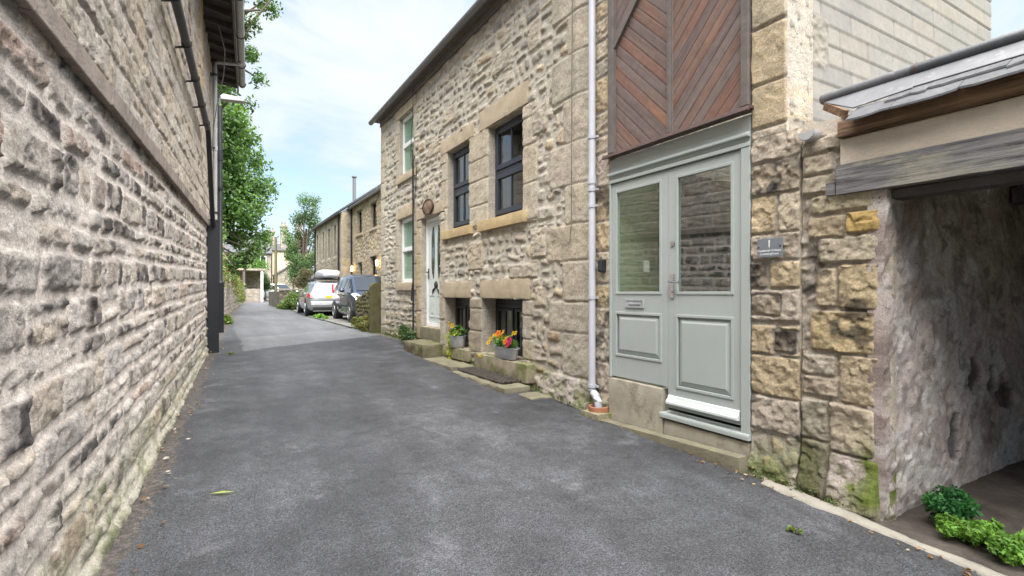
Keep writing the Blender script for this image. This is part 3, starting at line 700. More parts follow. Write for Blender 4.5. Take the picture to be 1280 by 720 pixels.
def basement_window(y0, y1, z0, z1, rec, parent):
    x = FX+rec; m = MB(); frame_rect(m, x-.005, x+.06, y0+.002, y1-.002, z0+.002, z1-.002, .07); m.box(x-.004, x+.058, y0+.072, y1-.072, z1-.14, z1-.073)
    yc = (y0+y1)/2; m.box(x-.004, x+.055, yc-.035, yc+.035, z0+.072, z1-.142)
    f = m.build('window', M['blackp'], parent, bevel=.004)
    for a, b in ((y0+.072, yc-.035), (yc+.035, y1-.072)):
        g = MB(); frame_rect(g, x-.02, x+.03, a+.002, b-.002, z0+.074, z1-.145, .04); g.box(x-.008, x+.018, (a+b)/2-.009, (a+b)/2+.009, z0+.115, z1-.187)
        g.build('casement', M['blackp'], f, bevel=.003); pane(f, a+.038, b-.038, z0+.11, z1-.18, x+.004, M['glass'])
    interior(f, y0, y1, z0, z1, x+.07, 1.3, M['room'], .1)
basement_window(5.75, 6.94, .52, 1.335, .22, ca); basement_window(7.386, 8.40, .52, 1.335, .19, ca)
M['blind'] = mat_plain('pale_blind', (.70,.76,.66), .8, var=.05, bmp=0)
def white_window(y0, y1, z0, z1, rec, parent):
    x = FX+rec; m = MB(); frame_rect(m, x-.005, x+.06, y0+.002, y1-.002, z0+.002, z1-.002, .075)
    zm = z0+(z1-z0)*.52; m.box(x-.012, x+.055, y0+.077, y1-.077, zm-.045, zm+.045)
    f = m.build('window', M['upvc'], parent, bevel=.005)
    for a, b in ((z0+.077, zm-.045), (zm+.045, z1-.077)): pane(f, y0+.075, y1-.075, a-.002, b+.002, x+.014, M['glass'])
    g = MB(); g.box(x+.045, x+.05, y0+.078, y1-.078, z0+.08, z1-.078); g.build('blind', M['blind'], f)
    interior(f, y0, y1, z0, z1, x+.07, 1.2, M['greenw'])
white_window(10.05, 11.02, 1.64, 3.02, .06, ca); white_window(10.05, 10.97, 3.95, 5.22, .06, ca)
# white front door
x = FX+.09; y0, y1, z0, z1 = 8.62, 9.60, .77, 2.86
m = MB(); frame_rect(m, x-.005, x+.07, y0+.002, y1-.002, z0+.002, z1-.002, .07); dfr = m.build('door_frame', M['upvc'], ca, bevel=.005)
m = MB(); m.box(x+.015, x+.055, y0+.076, y1-.076, z0+.076, z1-.078)
yc = (y0+y1)/2
for a, b in ((y0+.15, yc-.05), (yc+.05, y1-.15)):
    frame_rect(m, x+.003, x+.014, a, b, z0+.18, z0+.62, .03); m.box(x+.006, x+.0145, a+.07, b-.07, z0+.25, z0+.55)
door = m.build('door', M['sage_l'], ca, bevel=.004)
def blade(y, s):
    pts = []; n = 14
    for i in range(n+1):
        t = i/n; pts.append((y+s*(.10*math.sin(math.pi*t)**.7+.012*math.sin(t*9)), z0+.92+t*1.0))
    for i in range(n, -1, -1):
        t = i/n; pts.append((y-s*(.02+.05*math.sin(math.pi*t)), z0+.92+t*1.0))
    return pts
for yb, s in ((yc-.14, -1), (yc+.14, 1)):
    g = MB(); g.prism(blade(yb, s), 'x', x+.008, x+.0145); g.build('pane', M['cglass'], door)
m = MB(); m.lathe([(.0,-.012),(.075,-.012),(.085,0),(.07,.018),(.03,.03),(0,.03)], (0,0,0), 16, cap=False)
m.v = [(x+.012-b[2], yc+b[0], z0+.80+b[1]*.85) for b in m.v]; m.build('knocker', M['iron'], door, smooth=True)
for s in (-1, 1):
    m = MB(); m.tube([(x+.0, yc+s*.05, z0+.74), (x+.0, yc+s*.13, z0+.70), (x+.0, yc+s*.17, z0+.62)], [.012, .018, .006], 8); m.build('ornament', M['iron'], door, smooth=True)
m = MB(); m.box(x-.0, x+.014, y1-.125, y1-.095, z0+.92, z0+1.12); m.tube([(x-.01, y1-.11, z0+1.05), (x-.045, y1-.11, z0+1.05), (x-.045, y1-.22, z0+1.05)], .010, 8); m.build('handle', M['iron'], door)
interior(door, y0, y1, z0, z1, x+.08, .5, M['dark'], .1)
# cables and thin black pipe between the white windows and the door
m = MB(); m.tube([(F_-.045, 9.89, .62), (F_-.045, 9.90, 3.95), (F_-.05, 9.93, 4.3)], .018, 8); m.tube([(F_-.06, 9.96, 1.25), (F_-.05, 9.93, 1.6)], .012, 6); m.build('black_conduit', M['blackp'], ca, smooth=True)
m = MB(); m.tube([(F_-.05, 9.93, 3.9), (F_-.05, 9.80, 4.15), (F_-.04, 9.70, 3.9), (F_-.04, 9.74, 3.55), (F_-.04, 9.83, 3.3), (F_-.04, 9.88, 3.1)], .007, 6)
m.tube([(F_-.05, 9.93, 3.92), (F_-.05, 10.02, 4.12), (F_-.05, 9.99, 4.6), (F_-.05, 9.9, 5.0), (F_-.05, 9.88, 5.5)], .007, 6); m.build('cable', M['blackp'], ca, smooth=True)
m = MB(); m.tube([(FX-.05, 4.62, 5.55), (FX-.062, 4.62, 3.6), (FX-.062, 4.63, 2.2), (FX-.06, 4.66, 1.98), (FX-.055, 5.3, 2.32), (FX-.05, 5.6, 2.34)], .005, 5); m.build('cable', M['greytrim'], ca, smooth=True)
# pale downpipe
px_, py_ = 3.415, 4.235
m = MB(); m.tube([(px_, py_, .44), (px_, py_, 5.62)], .037, 16)
pp = m.build('downpipe', M['pipew'], ca, smooth=True)
m = MB(); m.tube([(px_, py_, .46), (px_, py_, .40), (px_-.0, py_-.02, .375), (px_-.005, py_-.085, .34), (px_-.01, py_-.115, .30), (px_-.012, py_-.12, .18)], .041, 14); m.build('shoe', M['pipew'], pp, smooth=True)
for z in (.445, 1.37, 2.50, 2.33, 3.05):
    m = MB(); m.tube([(px_, py_, z-.017), (px_, py_, z+.017)], .046, 16); m.bar((px_+.02, py_+.08, z), (px_+.02, py_-.07, z), .03, .02)
    m.build('pipe_clip', M['pipeg'], pp)
m = MB(); m.tube([(px_, py_, 2.56), (px_, py_, 2.66)], .045, 16); m.build('collar', M['pipew'], pp, smooth=True)
# oval name plaque on the door lintel
op = empty('oval_plaque', (F_, 9.02, 2.93), 'small oval brown plaque fixed on the lintel above the white front door', 'plaque')
m = MB(); m.lathe([(0,0),(.20,0),(.205,.012),(.18,.03),(0,.034)], (0,0,0), 26, cap=False); m.v = [(F_-.012-b[2], 9.10+b[0]*1.25, 3.03+b[1]*.68) for b in m.v]
M['plq'] = mat_plain('brown_plaque', (.20,.125,.085), .6, var=.3, scale=12, bmp=.4, bscale=40); m.build('board', M['plq'], op, smooth=True)
m = MB(); m.lathe([(.20,.012),(.215,.012),(.215,.036),(.195,.036)], (0,0,0), 26, cap=False); m.v = [(F_-.012-b[2], 9.10+b[0]*1.25, 3.03+b[1]*.68) for b in m.v]; m.build('rim', M['browntrim'], op, smooth=True)
# ------------------------------------------------------------------ the narrow cottage: sage double door, diagonal cladding, sawn gable
GY = 2.155
cn = empty('narrow_cottage', (FX, 3.2, gz(3.2)), 'narrow cottage with a sage glazed double door below diagonal timber cladding and sawn stone gable', 'cottage')
random.seed(9)
OR = [(.46,.365,.24),(.44,.37,.275),(.43,.365,.29),(.47,.40,.30),(.40,.335,.265),(.47,.375,.245),(.44,.365,.31),(.48,.41,.335)]
bl2 = []
def piers(u0, u1, z0, z1, lo, hi, split=.45, mort=.02, hh=.032, rf=.014, dk=.22):
    z = z0; 
    while z < z1-.06:
        d = min(random.uniform(lo, hi), z1-z); parts = [(u0, u1)]
        if random.random() < split and u1-u0 > .3:
            c = u0+(u1-u0)*random.uniform(.35, .65); parts = [(u0, c-mort/2), (c+mort/2, u1)]
        for a, b in parts:
            c = random.choice(OR)
            if random.random() < dk: c = (.10,.09,.08)
            s = random.uniform(0, .02); bl2.append((a+s, b-random.uniform(0, .02), z+mort/2+random.uniform(0,.01), z+d-mort/2, c, hh*random.uniform(.7,1.3), rf))
        z += d
# corner pier between the door frame and the gable
Z = [(.42,.66,0),(.68,.96,0),(.98,1.18,1),(1.22,1.44,0),(1.46,1.64,2),(1.66,1.84,1),(1.86,2.12,1),(2.14,2.36,3),(2.38,2.62,0),(2.64,2.94,0),(2.96,3.36,0),(3.38,3.72,0),(3.74,4.1,0),(4.12,4.5,0),(4.52,4.9,0),(4.92,5.3,0),(5.32,5.66,0)]
for a, b, t in Z:
    lo_, hi_ = (2.06, 2.432) if a < 2.4 else (GY+.0, 2.432)
    c = random.choice(OR) if a < 2.6 else random.choice([(.46,.39,.28),(.43,.37,.265),(.45,.36,.24)])
    rf = .015 if a < 2.6 else .007
    rf *= .6; a -= .005; b += .006
    if t == 0: bl2.append((lo_, hi_, a, b, c, .034, rf))
    elif t == 3: bl2.append((lo_, hi_, a, b, (.045,.042,.042), .04, .018))
    elif t == 1:
        k = lo_+(hi_-lo_)*random.uniform(.42, .58); bl2.append((lo_, k-.012, a, b, random.choice(OR), .034, rf)); bl2.append((k+.012, hi_, a, b, random.choice(OR), .03, rf))
    else:
        k = lo_+(hi_-lo_)*.62; bl2.append((lo_, k-.012, a, b, random.choice(OR), .034, rf)); bl2.append((k+.012, hi_, a, b, (.04,.036,.035), .034, .018))
bl2.append((2.2, 2.43, 1.26, 1.40, (.04,.037,.035), .042, .018)); bl2.append((2.08, 2.25, 1.0, 1.15, (.05,.042,.036), .036, .018))
# thin strip between the downpipe and the door
z = .2
while z < 5.6:
    d = random.uniform(.15, .38); bl2.append((4.035, 4.29, z, z+d-.02, random.choice(OR+CB), .02, .012)); z += d
MORT_P = (.43,.385,.325)
def narrow_h(U, V):
    e, idr, _, _ = rubble(U, V, .17, .10, 610, .1, .8); e = e-.012
    face = sst(0, .03, e)
    H = .002+face*(.016+.012*fbm(U, V, 12, 4, 611))+(1-face)*.008*fbm(U, V, 22, 4, 612)
    S = pal(idr, OR)*(1+.2*fbm(U, V, 9, 4, 613))[..., None]; f = sst(0, .01, e)[..., None]*.75
    C = S*f+np.array(MORT_P)*(1+.14*fbm(U, V, 7, 4, 614))[..., None]*(1-f)
    H, C = blocks_over(U, V, H, C, bl2, MORT_P, 700)
    # black crust patches of their own shape
    so = (sst(.34, .5, fbm(U, V, 4.5, 5, 616)))[..., None]*.7*(V < 2.5)[..., None]; C = C*(1-so)+np.array((.032,.029,.028))*so
    g = V-.02
    moss = (sst(.62, .1, g+.3*fbm(U, V, 3.4, 4, 618))*sst(-.3, .3, fbm(U, V, 6, 4, 619)))[..., None]*.88
    C = C*(1-moss)+np.array((.11,.14,.032))*moss; H = H+moss[..., 0]*(.012+.012*fbm(U, V, 30, 3, 620))
    H = np.maximum(H, .004)
    H = H + .06*sst(.42, .0, g+.06*fbm(U, V, 5, 3, 621))
    return H, C
us = grid_lines(2.065, 2.432, .0085); vs = grid_lines(-.15, 2.56, .0085)
field('corner_pier', us, vs, narrow_h, fw, cn, M['wall_p'], back=.3, flip=True)
us = grid_lines(GY, 2.432, .0085); vs = grid_lines(2.563, 5.66, .012)
field('corner_pier', us, vs, narrow_h, fw, cn, M['wall_p'], back=.3, flip=True)
us = grid_lines(4.03, 4.297, .011); vs = grid_lines(.1, 5.66, .013)
field('stone_strip', us, vs, narrow_h, fw, cn, M['wall_p'], back=.3, flip=True)
# gable of smooth sawn courses (faces the camera)
random.seed(12)
def gable_h(U, V):
    H = np.zeros_like(U)+.012; C = np.zeros(U.shape+(3,)); ch = .15
    r = np.floor(V/ch); off = _hash(r, r*0, 31)*.6; wd = .42
    c = np.floor((U+off)/wd); idr = _hash(c, r, 33)
    du = np.abs((U+off)/wd-c-.5)*wd; dv = np.abs(V/ch-r-.5)*ch
    ed = np.minimum(wd/2-du, (ch/2-dv))
    C[:] = pal(idr, [(.235,.222,.197),(.222,.212,.19),(.24,.22,.188),(.215,.206,.188),(.25,.234,.205)])*(1+.07*fbm(U, V, 3, 4, 34))[..., None]
    bed = sst(.007, .002, ch/2-dv)*1.; per = sst(.006, .002, wd/2-du)*.5
    j = np.clip(bed*(.4+.6*vn(U*2.3, r*3.7, 36))+per, 0, 1); H = H-.010*j-.006*(dv/ch)*0; C = C*(1-.42*j)[..., None]
    # courses lip out a little at their lower edge
    H = H+.006*(.5-(V/ch-r))
    str_ = sst(.15, .5, fbm(U, V*.25, 6, 4, 38))[..., None]*.28; C = C*(1-str_)+np.array((.20,.19,.175))*str_
    qb = []
    z = 2.3; k = 0
    while z < 5.6:
        d = random.Random(int(z*100)).uniform(.3, .46); w = [.50, .26][k % 2]; qb.append((0.0, w, z, z+d-.008, (.245,.222,.186), .010, .010)); z += d; k += 1
    return blocks_over(U, V, H, C, qb, (.2,.185,.16), 900)
us = grid_lines(0, 3.62, .016); vs = grid_lines(.0, 5.66, .012)
field('gable_wall', us, vs, gable_h, lambda u, v, h: (FX+u+.004, GY+.02-h, v), cn, M['gable'], back=.25)
m = MB(); m.prism([(FX+.02, 5.665), (FX+1.81, 7.3), (FX+3.61, 5.665)], 'y', GY+.03, GY+.28); m.box(FX+3.36, FX+3.61, GY+.28, 2.6, 0, 5.66); m.build('upper_gable', M['gable'], cn)  # rear wall kept as a stub so daylight reaches the hallway
m = MB(); m.prism([(FX-.12, 5.67), (FX+.12, 5.90), (FX+.12, 5.82), (FX-.12, 5.60)], 'y', GY-.06, 4.31); m.build('roof', M['slate'], cn)  # eaves strip only; the rest is left off to daylight the hallway
# ---- diagonal cladding
def clad_h(dirn, seed, bw=.09):
    def f(U, V):
        t = (V - dirn*U)/math.sqrt(2); s = (V*1.+dirn*U)/math.sqrt(2)
        k = np.floor(t/bw); q = t/bw-k; ed = np.minimum(q, 1-q)*bw; idr = _hash(k, k*0, seed)
        gr = sst(.0042, .0012, ed); H = .012-.005*gr+.0012*fbm(s*.6, t*9, 6, 3, seed)
        S = pal(idr, [(.165,.105,.085),(.17,.118,.10),(.15,.11,.10),(.185,.11,.085),(.145,.105,.095),(.165,.125,.112),(.19,.105,.08)])
        S = S*(1+.22*fbm(s*1.1, t*10, 3, 4, seed+3))[..., None]
        gy = sst(-.05, .5, fbm(s*.8, t*5, 1.6, 3, seed+5))[..., None]*.6; S = S*(1-gy)+np.array((.17,.145,.137))*gy
        orb = ((idr > .90)*sst(-.1, .3, fbm(s, t*4, 1.8, 3, seed+7)+.05))[..., None]*.65; S = S*(1-orb)+np.array((.30,.165,.10))*orb
        C = S*(1-.65*gr)[..., None]
        return H, C
    return f
def clad_panel(name, y0, y1, z0, z1, dirn, seed, clip=None):
    us = grid_lines(y0, y1, .0075); vs = grid_lines(z0, z1, .0075)
    hf = clad_h(dirn, seed)
    o = field(name, us, vs, hf, lambda u, v, h: (FX+.0-h, u, v), cn, M['wood'], back=0, flip=True)
    if clip:
        bm = bmesh.new(); bm.from_mesh(o.data); og = ORG[o]
        dead = [f for f in bm.faces if clip(f.calc_center_median().y+og.y, f.calc_center_median().z+og.z)]
        bmesh.ops.delete(bm, geom=dead, context='FACES'); bm.to_mesh(o.data); bm.free()
    return o
BY, BZ = 3.94, 3.90     # the diagonal bar climbs from here towards the middle post
above = lambda y, z: (z-BZ) > (BY-y)*1.02
clad_panel('cladding_panel', 2.50, 3.205, 2.83, 5.62, -1, 51)
clad_panel('cladding_panel', 3.245, 3.945, 2.83, 4.64, 1, 57, above)
clad_panel('cladding_panel', 3.245, 3.945, 3.87, 5.62, -1, 63, lambda y, z: not above(y, z))
m = MB(); m.bar((FX-.018, BY+.01, BZ-.01), (FX-.018, 3.24, BZ+.712), .035, .05, up=(1,0,0)); m.build('diagonal_trim', M['greytrim'], cn)
m = MB(); m.box(FX-.045, FX+.03, 3.205, 3.245, 2.83, 5.62); m.build('middle_post', M['greytrim'], cn, bevel=.004)
m = MB(); m.box(FX-.055, FX+.06, 3.945, 4.025, 2.83, 5.62); m.build('side_post', M['greytrim'], cn, bevel=.004)
m = MB(); m.box(FX-.055, FX+.06, 2.435, 2.50, 2.83, 5.62); m.build('side_post', M['greytrim'], cn, bevel=.004)
m = MB(); m.prism([(FX+.05, 2.828), (FX-.105, 2.805), (FX-.115, 2.772), (FX-.095, 2.768), (FX-.08, 2.788), (FX+.05, 2.80)], 'y', 2.40, 4.05); m.build('weather_sill', M['browntrim'], cn, bevel=.003)
# ---- door frame and leaves
m = MB()
m.prism([(FX-.02, 2.765), (FX-.02, 2.64), (FX-.055, 2.618), (FX-.055, 2.60), (FX-.02, 2.592), (FX-.02, 2.56), (FX-.035, 2.555), (FX-.035, 2.525), (FX+.06, 2.525), (FX+.06, 2.765)], 'y', 2.437, 4.025)
m.box(FX-.03, FX+.06, 2.437, 2.515, .352, 2.523); m.box(FX-.03, FX+.06, 4.005, 4.027, .565, 2.523)
m.prism([(FX-.045, .352), (FX-.05, .335), (FX-.05, .305), (FX+.06, .305), (FX+.06, .36)], 'y', 2.437, 3.33)
m.build('door_frame', M['sage'], cn, bevel=.004)
def leaf(y0, y1, z0, z1, gz0, gz1, pz0, pz1, sl, sr, gl='glassd'):
    """frame-and-panel leaf; sl = stile on the far side, sr = stile on the near side"""
    x0, x1 = FX-.012, FX+.035; a, b = y0+sr, y1-sl; m = MB()
    m.box(x0, x1, y0, a, z0, z1); m.box(x0, x1, b, y1, z0, z1)
    m.box(x0, x1, a, b, gz1, z1); m.box(x0, x1, a, b, pz1, gz0); m.box(x0, x1, a, b, z0, pz0)
    d = m.build('door', M['sage'], cn, bevel=.003)
    m = MB(); frame_rect(m, x0-.007, x0+.012, a-.016, b+.016, gz0-.016, gz1+.016, .026); m.build('glazing_bead', M['sage'], d, bevel=.004)
    # raised and fielded panel
    m = MB(); frame_rect(m, x0-.008, x0+.012, a-.016, b+.016, pz0-.016, pz1+.016, .024)
    i, k = .012, .05
    ring = lambda q, xx: [(xx, a+q, pz0+q), (xx, b-q, pz0+q), (xx, b-q, pz1-q), (xx, a+q, pz1-q)]
    v = ring(0, x0+.022)+ring(k, x0-.001)+ring(k+.004, x0-.004)
    m.add(v, [(j, (j+1)%4, 4+(j+1)%4, 4+j) for j in range(4)]+[(4+j, 4+(j+1)%4, 8+(j+1)%4, 8+j) for j in range(4)]+[(8,9,10,11)])
    m.build('raised_panel', M['sage'], d, bevel=.003)
    g = MB(); g.box(x0+.014, x0+.026, a, b, gz0, gz1); g.build('pane', M[gl], d)
    return d
d1 = leaf(2.518, 3.258, .40, 2.518, 1.42, 2.43, .60, 1.215, .105, .085)
d2 = leaf(3.262, 4.003, .58, 2.518, 1.42, 2.43, .805, 1.215, .065, .085, 'hallglass')
m = MB(); m.prism([(FX-.013, .515), (FX-.025, .51), (FX-.03, .49), (FX-.055, .46), (FX-.055, .44), (FX-.013, .43)], 'y', 2.53, 3.25); m.build('weather_bar', M['sage_l'], d1, bevel=.003)
m = MB(); m.box(FX-.026, FX-.013, 3.185, 3.225, 1.375, 1.585); m.tube([(FX-.02, 3.205, 1.515), (FX-.065, 3.205, 1.515), (FX-.068, 3.19, 1.515), (FX-.066, 3.09, 1.51)], .010, 10); m.tube([(FX-.028, 3.205, 1.43), (FX-.036, 3.205, 1.43)], .012, 10); m.build('handle', M['chrome'], d1, smooth=True)
m = MB(); m.tube([(FX-.012, 3.20, 1.855), (FX-.026, 3.20, 1.855)], .022, 14); m.build('lock', M['chrome'], d1, smooth=True)
m = MB(); frame_rect(m, FX-.024, FX-.012, 3.55, 3.80, 1.275, 1.36, .018); m.box(FX-.019, FX-.0125, 3.57, 3.78, 1.295, 1.342); m.box(FX-.028, FX-.019, 3.60, 3.75, 1.308, 1.322); m.build('letterbox', M['zinc'], d2, bevel=.002)
# hallway seen through the glass to let daylight in
m = MB(); X0, X1 = FX+.065, FX+2.6; ya, yb = 2.45, 4.02; za, zb = .4, 2.75
m.add([(X1,ya,za),(X1,yb,za),(X1,yb,zb),(X1,ya,zb),(X0,ya,za),(X0,yb,za),(X0,yb,zb),(X0,ya,zb)], [(0,3,7,4),(1,5,6,2),(0,4,5,1)]); m.build('hallway', M['greenw'], cn)
m = MB(); m.box(FX+.42, FX+.50, 3.995, 4.015, 1.64, 1.76); m.build('light_switch', M['upvc'], cn, bevel=.004)
m = MB(); m.box(FX+.95, FX+2.59, 3.975, 4.015, .42, 2.74); m.build('dark_hall_panel', M['dark'], cn)  # dark panel added on the hall wall to keep the near pane dim
m = MB(); m.box(FX+.66, FX+.72, 3.96, 4.012, .42, 2.74); m.build('inner_door_frame', M['upvc'], cn)
# stone base under the door, in two heights
rough_block('plinth', FX-.045, FX+.06, 3.305, 4.03, .06, .562, M['concrete'], cn, seed=31, amp=.006)
rough_block('plinth', FX-.03, FX+.06, 2.44, 3.30, -.02, .288, M['concrete'], cn, seed=32, amp=.006)
# key safe
ks = empty('key_safe', (FX-.03, 4.10, 1.69), 'small black key safe on the stone strip between the downpipe and the sage door', 'key safe')
m = MB(); m.box(FX-.075, FX-.02, 4.075, 4.155, 1.63, 1.765); m.build('body', M['blackp'], ks, bevel=.014, seg=3)
m = MB(); m.box(FX-.088, FX-.074, 4.085, 4.145, 1.645, 1.75); m.build('cover', M['trimb'], ks, bevel=.006)
# slate number plaque
sg = empty('number_plaque', (FX-.05, 2.25, 1.74), 'grey slate plaque with a white number 1 on the pier beside the sage door', 'plaque')
px0 = FX-.078
m = MB(); m.box(px0, px0+.014, 2.155, 2.345, 1.675, 1.81); m.build('slate', M['plaque'], sg, bevel=.002)
def lettering(name, body, y, z, size, parent, mat, x):
    cu = bpy.data.curves.new(name, 'FONT'); cu.body = body; cu.size = size; cu.align_x = 'CENTER'; cu.align_y = 'CENTER'; cu.extrude = .0006
    o = bpy.data.objects.new(name, cu); COL.objects.link(o); cu.materials.append(mat)
    o.rotation_euler = (R(90), 0, R(-90)); o.parent = parent; o.location = Vector((x, y, z))-ORG[parent]; bpy.context.view_layer.update(); return to_mesh(o)
lettering('numeral', '1', 2.25, 1.768, .075, sg, M['whitep'], px0-.001)
lettering('lettering', 'Castlebergh Cottages', 2.25, 1.722, .0205, sg, M['whitep'], px0-.001)
lettering('lettering', 'Castlebergh Lane', 2.25, 1.698, .0205, sg, M['whitep'], px0-.001)
for y in (2.168, 2.332):
    m = MB(); m.tube([(px0+.002, y, 1.75), (px0-.004, y, 1.75)], .006, 8); m.build('screw', M['iron'], sg)
# kerb slab, gully
kx = empty('kerb_slab', (FX-.12, 3.25, gz(3.2)), 'long low weathered kerb slab below the sage double door', 'kerb')
ks_ = rough_block('slab', -.055, .055, -.82, .80, -.10, .055, M['flag'], None, seed=41, amp=.006)
ks_.parent = kx; kx.location = (3.375, 3.24, gz(3.24)); kx.rotation_euler = (R(-2.2), 0, R(0))
gp = empty('drain_pot', (px_-.012, py_-.12, gz(4.1)), 'terracotta drain collar on a mossy base under the foot of the pale downpipe', 'drain')
m = MB(); m.lathe([(.105,0),(.105,.05),(.098,.055),(.085,.052),(.08,.0)], (px_-.012, py_-.12, .205), 24, cap=False); m.build('collar', M['terra'], gp, smooth=True)
m = MB(); m.lathe([(.0,0),(.084,0)], (px_-.012, py_-.12, .215), 20, cap=False); m.build('well', M['soil'], gp)
rough_block('base', px_-.14, px_+.05, py_-.26, py_+.03, gz(4.1)-.06, .208, M['mossy'], gp, seed=43, amp=.014)

# ------------------------------------------------------------------ the garage (open lean-to at the right edge)
gr = empty('garage', (FX, 0, gz(0)), 'open stone garage with grey timber beam and lead capped slate edge, at the right', 'garage')
random.seed(14)
bl3 = []
for (a, b, z0, z1, c, rf, hh) in [(1.60,1.87,.40,.70,(.43,.36,.265),.016,.05),(1.88,2.05,.44,.70,(.36,.32,.25),.016,.04),(1.56,1.80,.72,1.02,(.42,.34,.23),.012,.04),(1.82,2.04,.74,.86,(.40,.33,.25),.016,.04),(1.84,2.04,.88,1.0,(.45,.39,.31),.016,.04),
        (1.60,1.98,1.04,1.30,(.46,.36,.21),.016,.045),(1.57,1.81,1.32,1.60,(.44,.35,.22),.013,.04),(1.83,1.95,1.33,1.58,(.43,.35,.24),.015,.04),(1.56,1.93,1.62,1.78,(.42,.36,.27),.018,.045),
        (1.56,1.76,1.80,1.93,(.52,.36,.14),.012,.06),(1.78,2.0,1.79,1.92,(.40,.32,.22),.016,.04),(1.57,1.98,1.95,2.06,(.46,.39,.27),.014,.045),(1.86,2.04,2.09,2.2,(.40,.34,.26),.016,.04),(1.85,2.03,2.22,2.34,(.45,.38,.29),.018,.045),(1.80,2.04,2.36,2.45,(.42,.36,.28),.018,.045),
        (1.58,1.86,.06,.38,(.36,.31,.25),.02,.07),(1.88,2.05,.06,.42,(.24,.21,.16),.02,.05)]:
    bl3.append((a-.006, b+.006, z0-.006, z1+.006, c, hh, rf*.6))
def pier_h(U, V):
    e, idr, _, _ = rubble(U, V, .13, .09, 820, .1, .8); e = e-.02; face = sst(0, .03, e)
    H = .002+face*.016+.010*fbm(U, V, 18, 5, 822); S = pal(idr, OR); f = (sst(0, .01, e)*.4)[..., None]
    Mo = np.array((.43,.375,.31))*(1+.14*fbm(U, V, 8, 4, 823))[..., None]; C = S*f+Mo*(1-f)
    H, C = blocks_over(U, V, H, C, bl3, (.43,.375,.31), 840)
    so = (sst(.34, .5, fbm(U+3, V, 4.2, 5, 826)))[..., None]*.75; C = C*(1-so)+np.array((.035,.03,.028))*so
    g = V-.03
    gm = (np.exp(-((U-1.62)/.13)**2-((V-.26)/.17)**2)*1.6*sst(-.35, .15, fbm(U, V, 7, 4, 829)))[..., None]; gm = np.clip(gm, 0, .95)
    C = C*(1-gm)+np.array((.115,.155,.018))*gm
    moss = (sst(.5, .1, g+.3*fbm(U, V, 3.4, 4, 828))*sst(1.78, 1.98, U+.1*fbm(U, V, 5, 3, 830)))[..., None]*.8; C = C*(1-moss)+np.array((.085,.095,.03))*moss
    wl = (np.exp(-((U-1.78)/.10)**2-((V-.30)/.12)**2)*1.3*sst(-.3, .2, fbm(U, V, 14, 4, 831)))[..., None]; wl = np.clip(wl, 0, .85); C = C*(1-wl)+np.array((.50,.43,.40))*wl
    H = H+.05*sst(.35, .05, g)
    H = H-.06*sst(1.62, 1.54, U)**2
    return H, C
us = grid_lines(1.54, 2.06, .0085); vs = grid_lines(-.15, 2.47, .0085)
field('stone_pier', us, vs, pier_h, lambda u, v, h: (FX+.01-h, u, v), gr, M['wall_p'], back=.1, flip=True)
def rough_h(U, V):
    H = .03*fbm(U, V, 2.2, 4, 851)+.010*fbm(U, V, 9, 5, 852)+.005*fbm(U, V, 36, 3, 853)+.3*facets(U, V, .10, .09, 871)
    C = np.zeros(U.shape+(3,)); C[:] = (.44,.375,.345); C *= (1+.18*fbm(U, V, 4, 5, 854))[..., None]
    w = sst(.0, .38, fbm(U, V, 5.5, 6, 855, .62)+.35*sst(.9, .2, V))[..., None]*.8; C = C*(1-w)+np.array((.56,.53,.505))*w
    d = sst(.16, .34, fbm(U, V, 8, 6, 857, .62))[..., None]*.55; C = C*(1-d)+np.array((.14,.115,.105))*d
    b = sst(.1, .4, fbm(U, V, 2.5, 4, 859))[..., None]*.5; C = C*(1-b)+np.array((.21,.15,.125))*b
    # patches of fallen plaster
    hole = np.zeros_like(U)
    for (a, c, ra, rb) in [(1.30,.92,.11,.17),(1.62,.86,.12,.14),(1.9,.72,.16,.12),(.95,.45,.08,.18)]:
        q = ((U-a)/ra)**2+((V-c)/rb)**2+.9*fbm(U, V, 6, 4, 861); hole = np.maximum(hole, sst(1.0, .8, q))
    H = H-.035*hole; C = C*(1-.8*hole)[..., None]+np.array((.05,.04,.036))*(.8*hole)[..., None]
    return H, C
M['rough'] = mat_attr('flaking_limewash', scale=16, lo=.7, hi=1.2, bmp=.8, bscale=50, dist=.012, speck=((.03,.028,.026), 30, .63, .8))
us = grid_lines(0, 3.6, lambda u: .013+.002*u); vs = grid_lines(-.1, 2.75, .014)
field('inner_wall', us, vs, rough_h, lambda u, v, h: (FX-.02+u, 1.54-h, v*(np.minimum(2.40+.55*u, 2.72-.182*u))/2.75), gr, M['rough'], back=.1)
m = MB(); m.box(FX+3.5, FX+3.7, -2.6, 1.5, -.3, 2.4); m.box(FX+.0, FX+3.5, -2.75, -2.5, -.3, 2.6); m.box(FX-.02, FX+.25, -2.5, -2.0, -.3, 2.05); m.build('back_wall', M['darkwall'], gr)
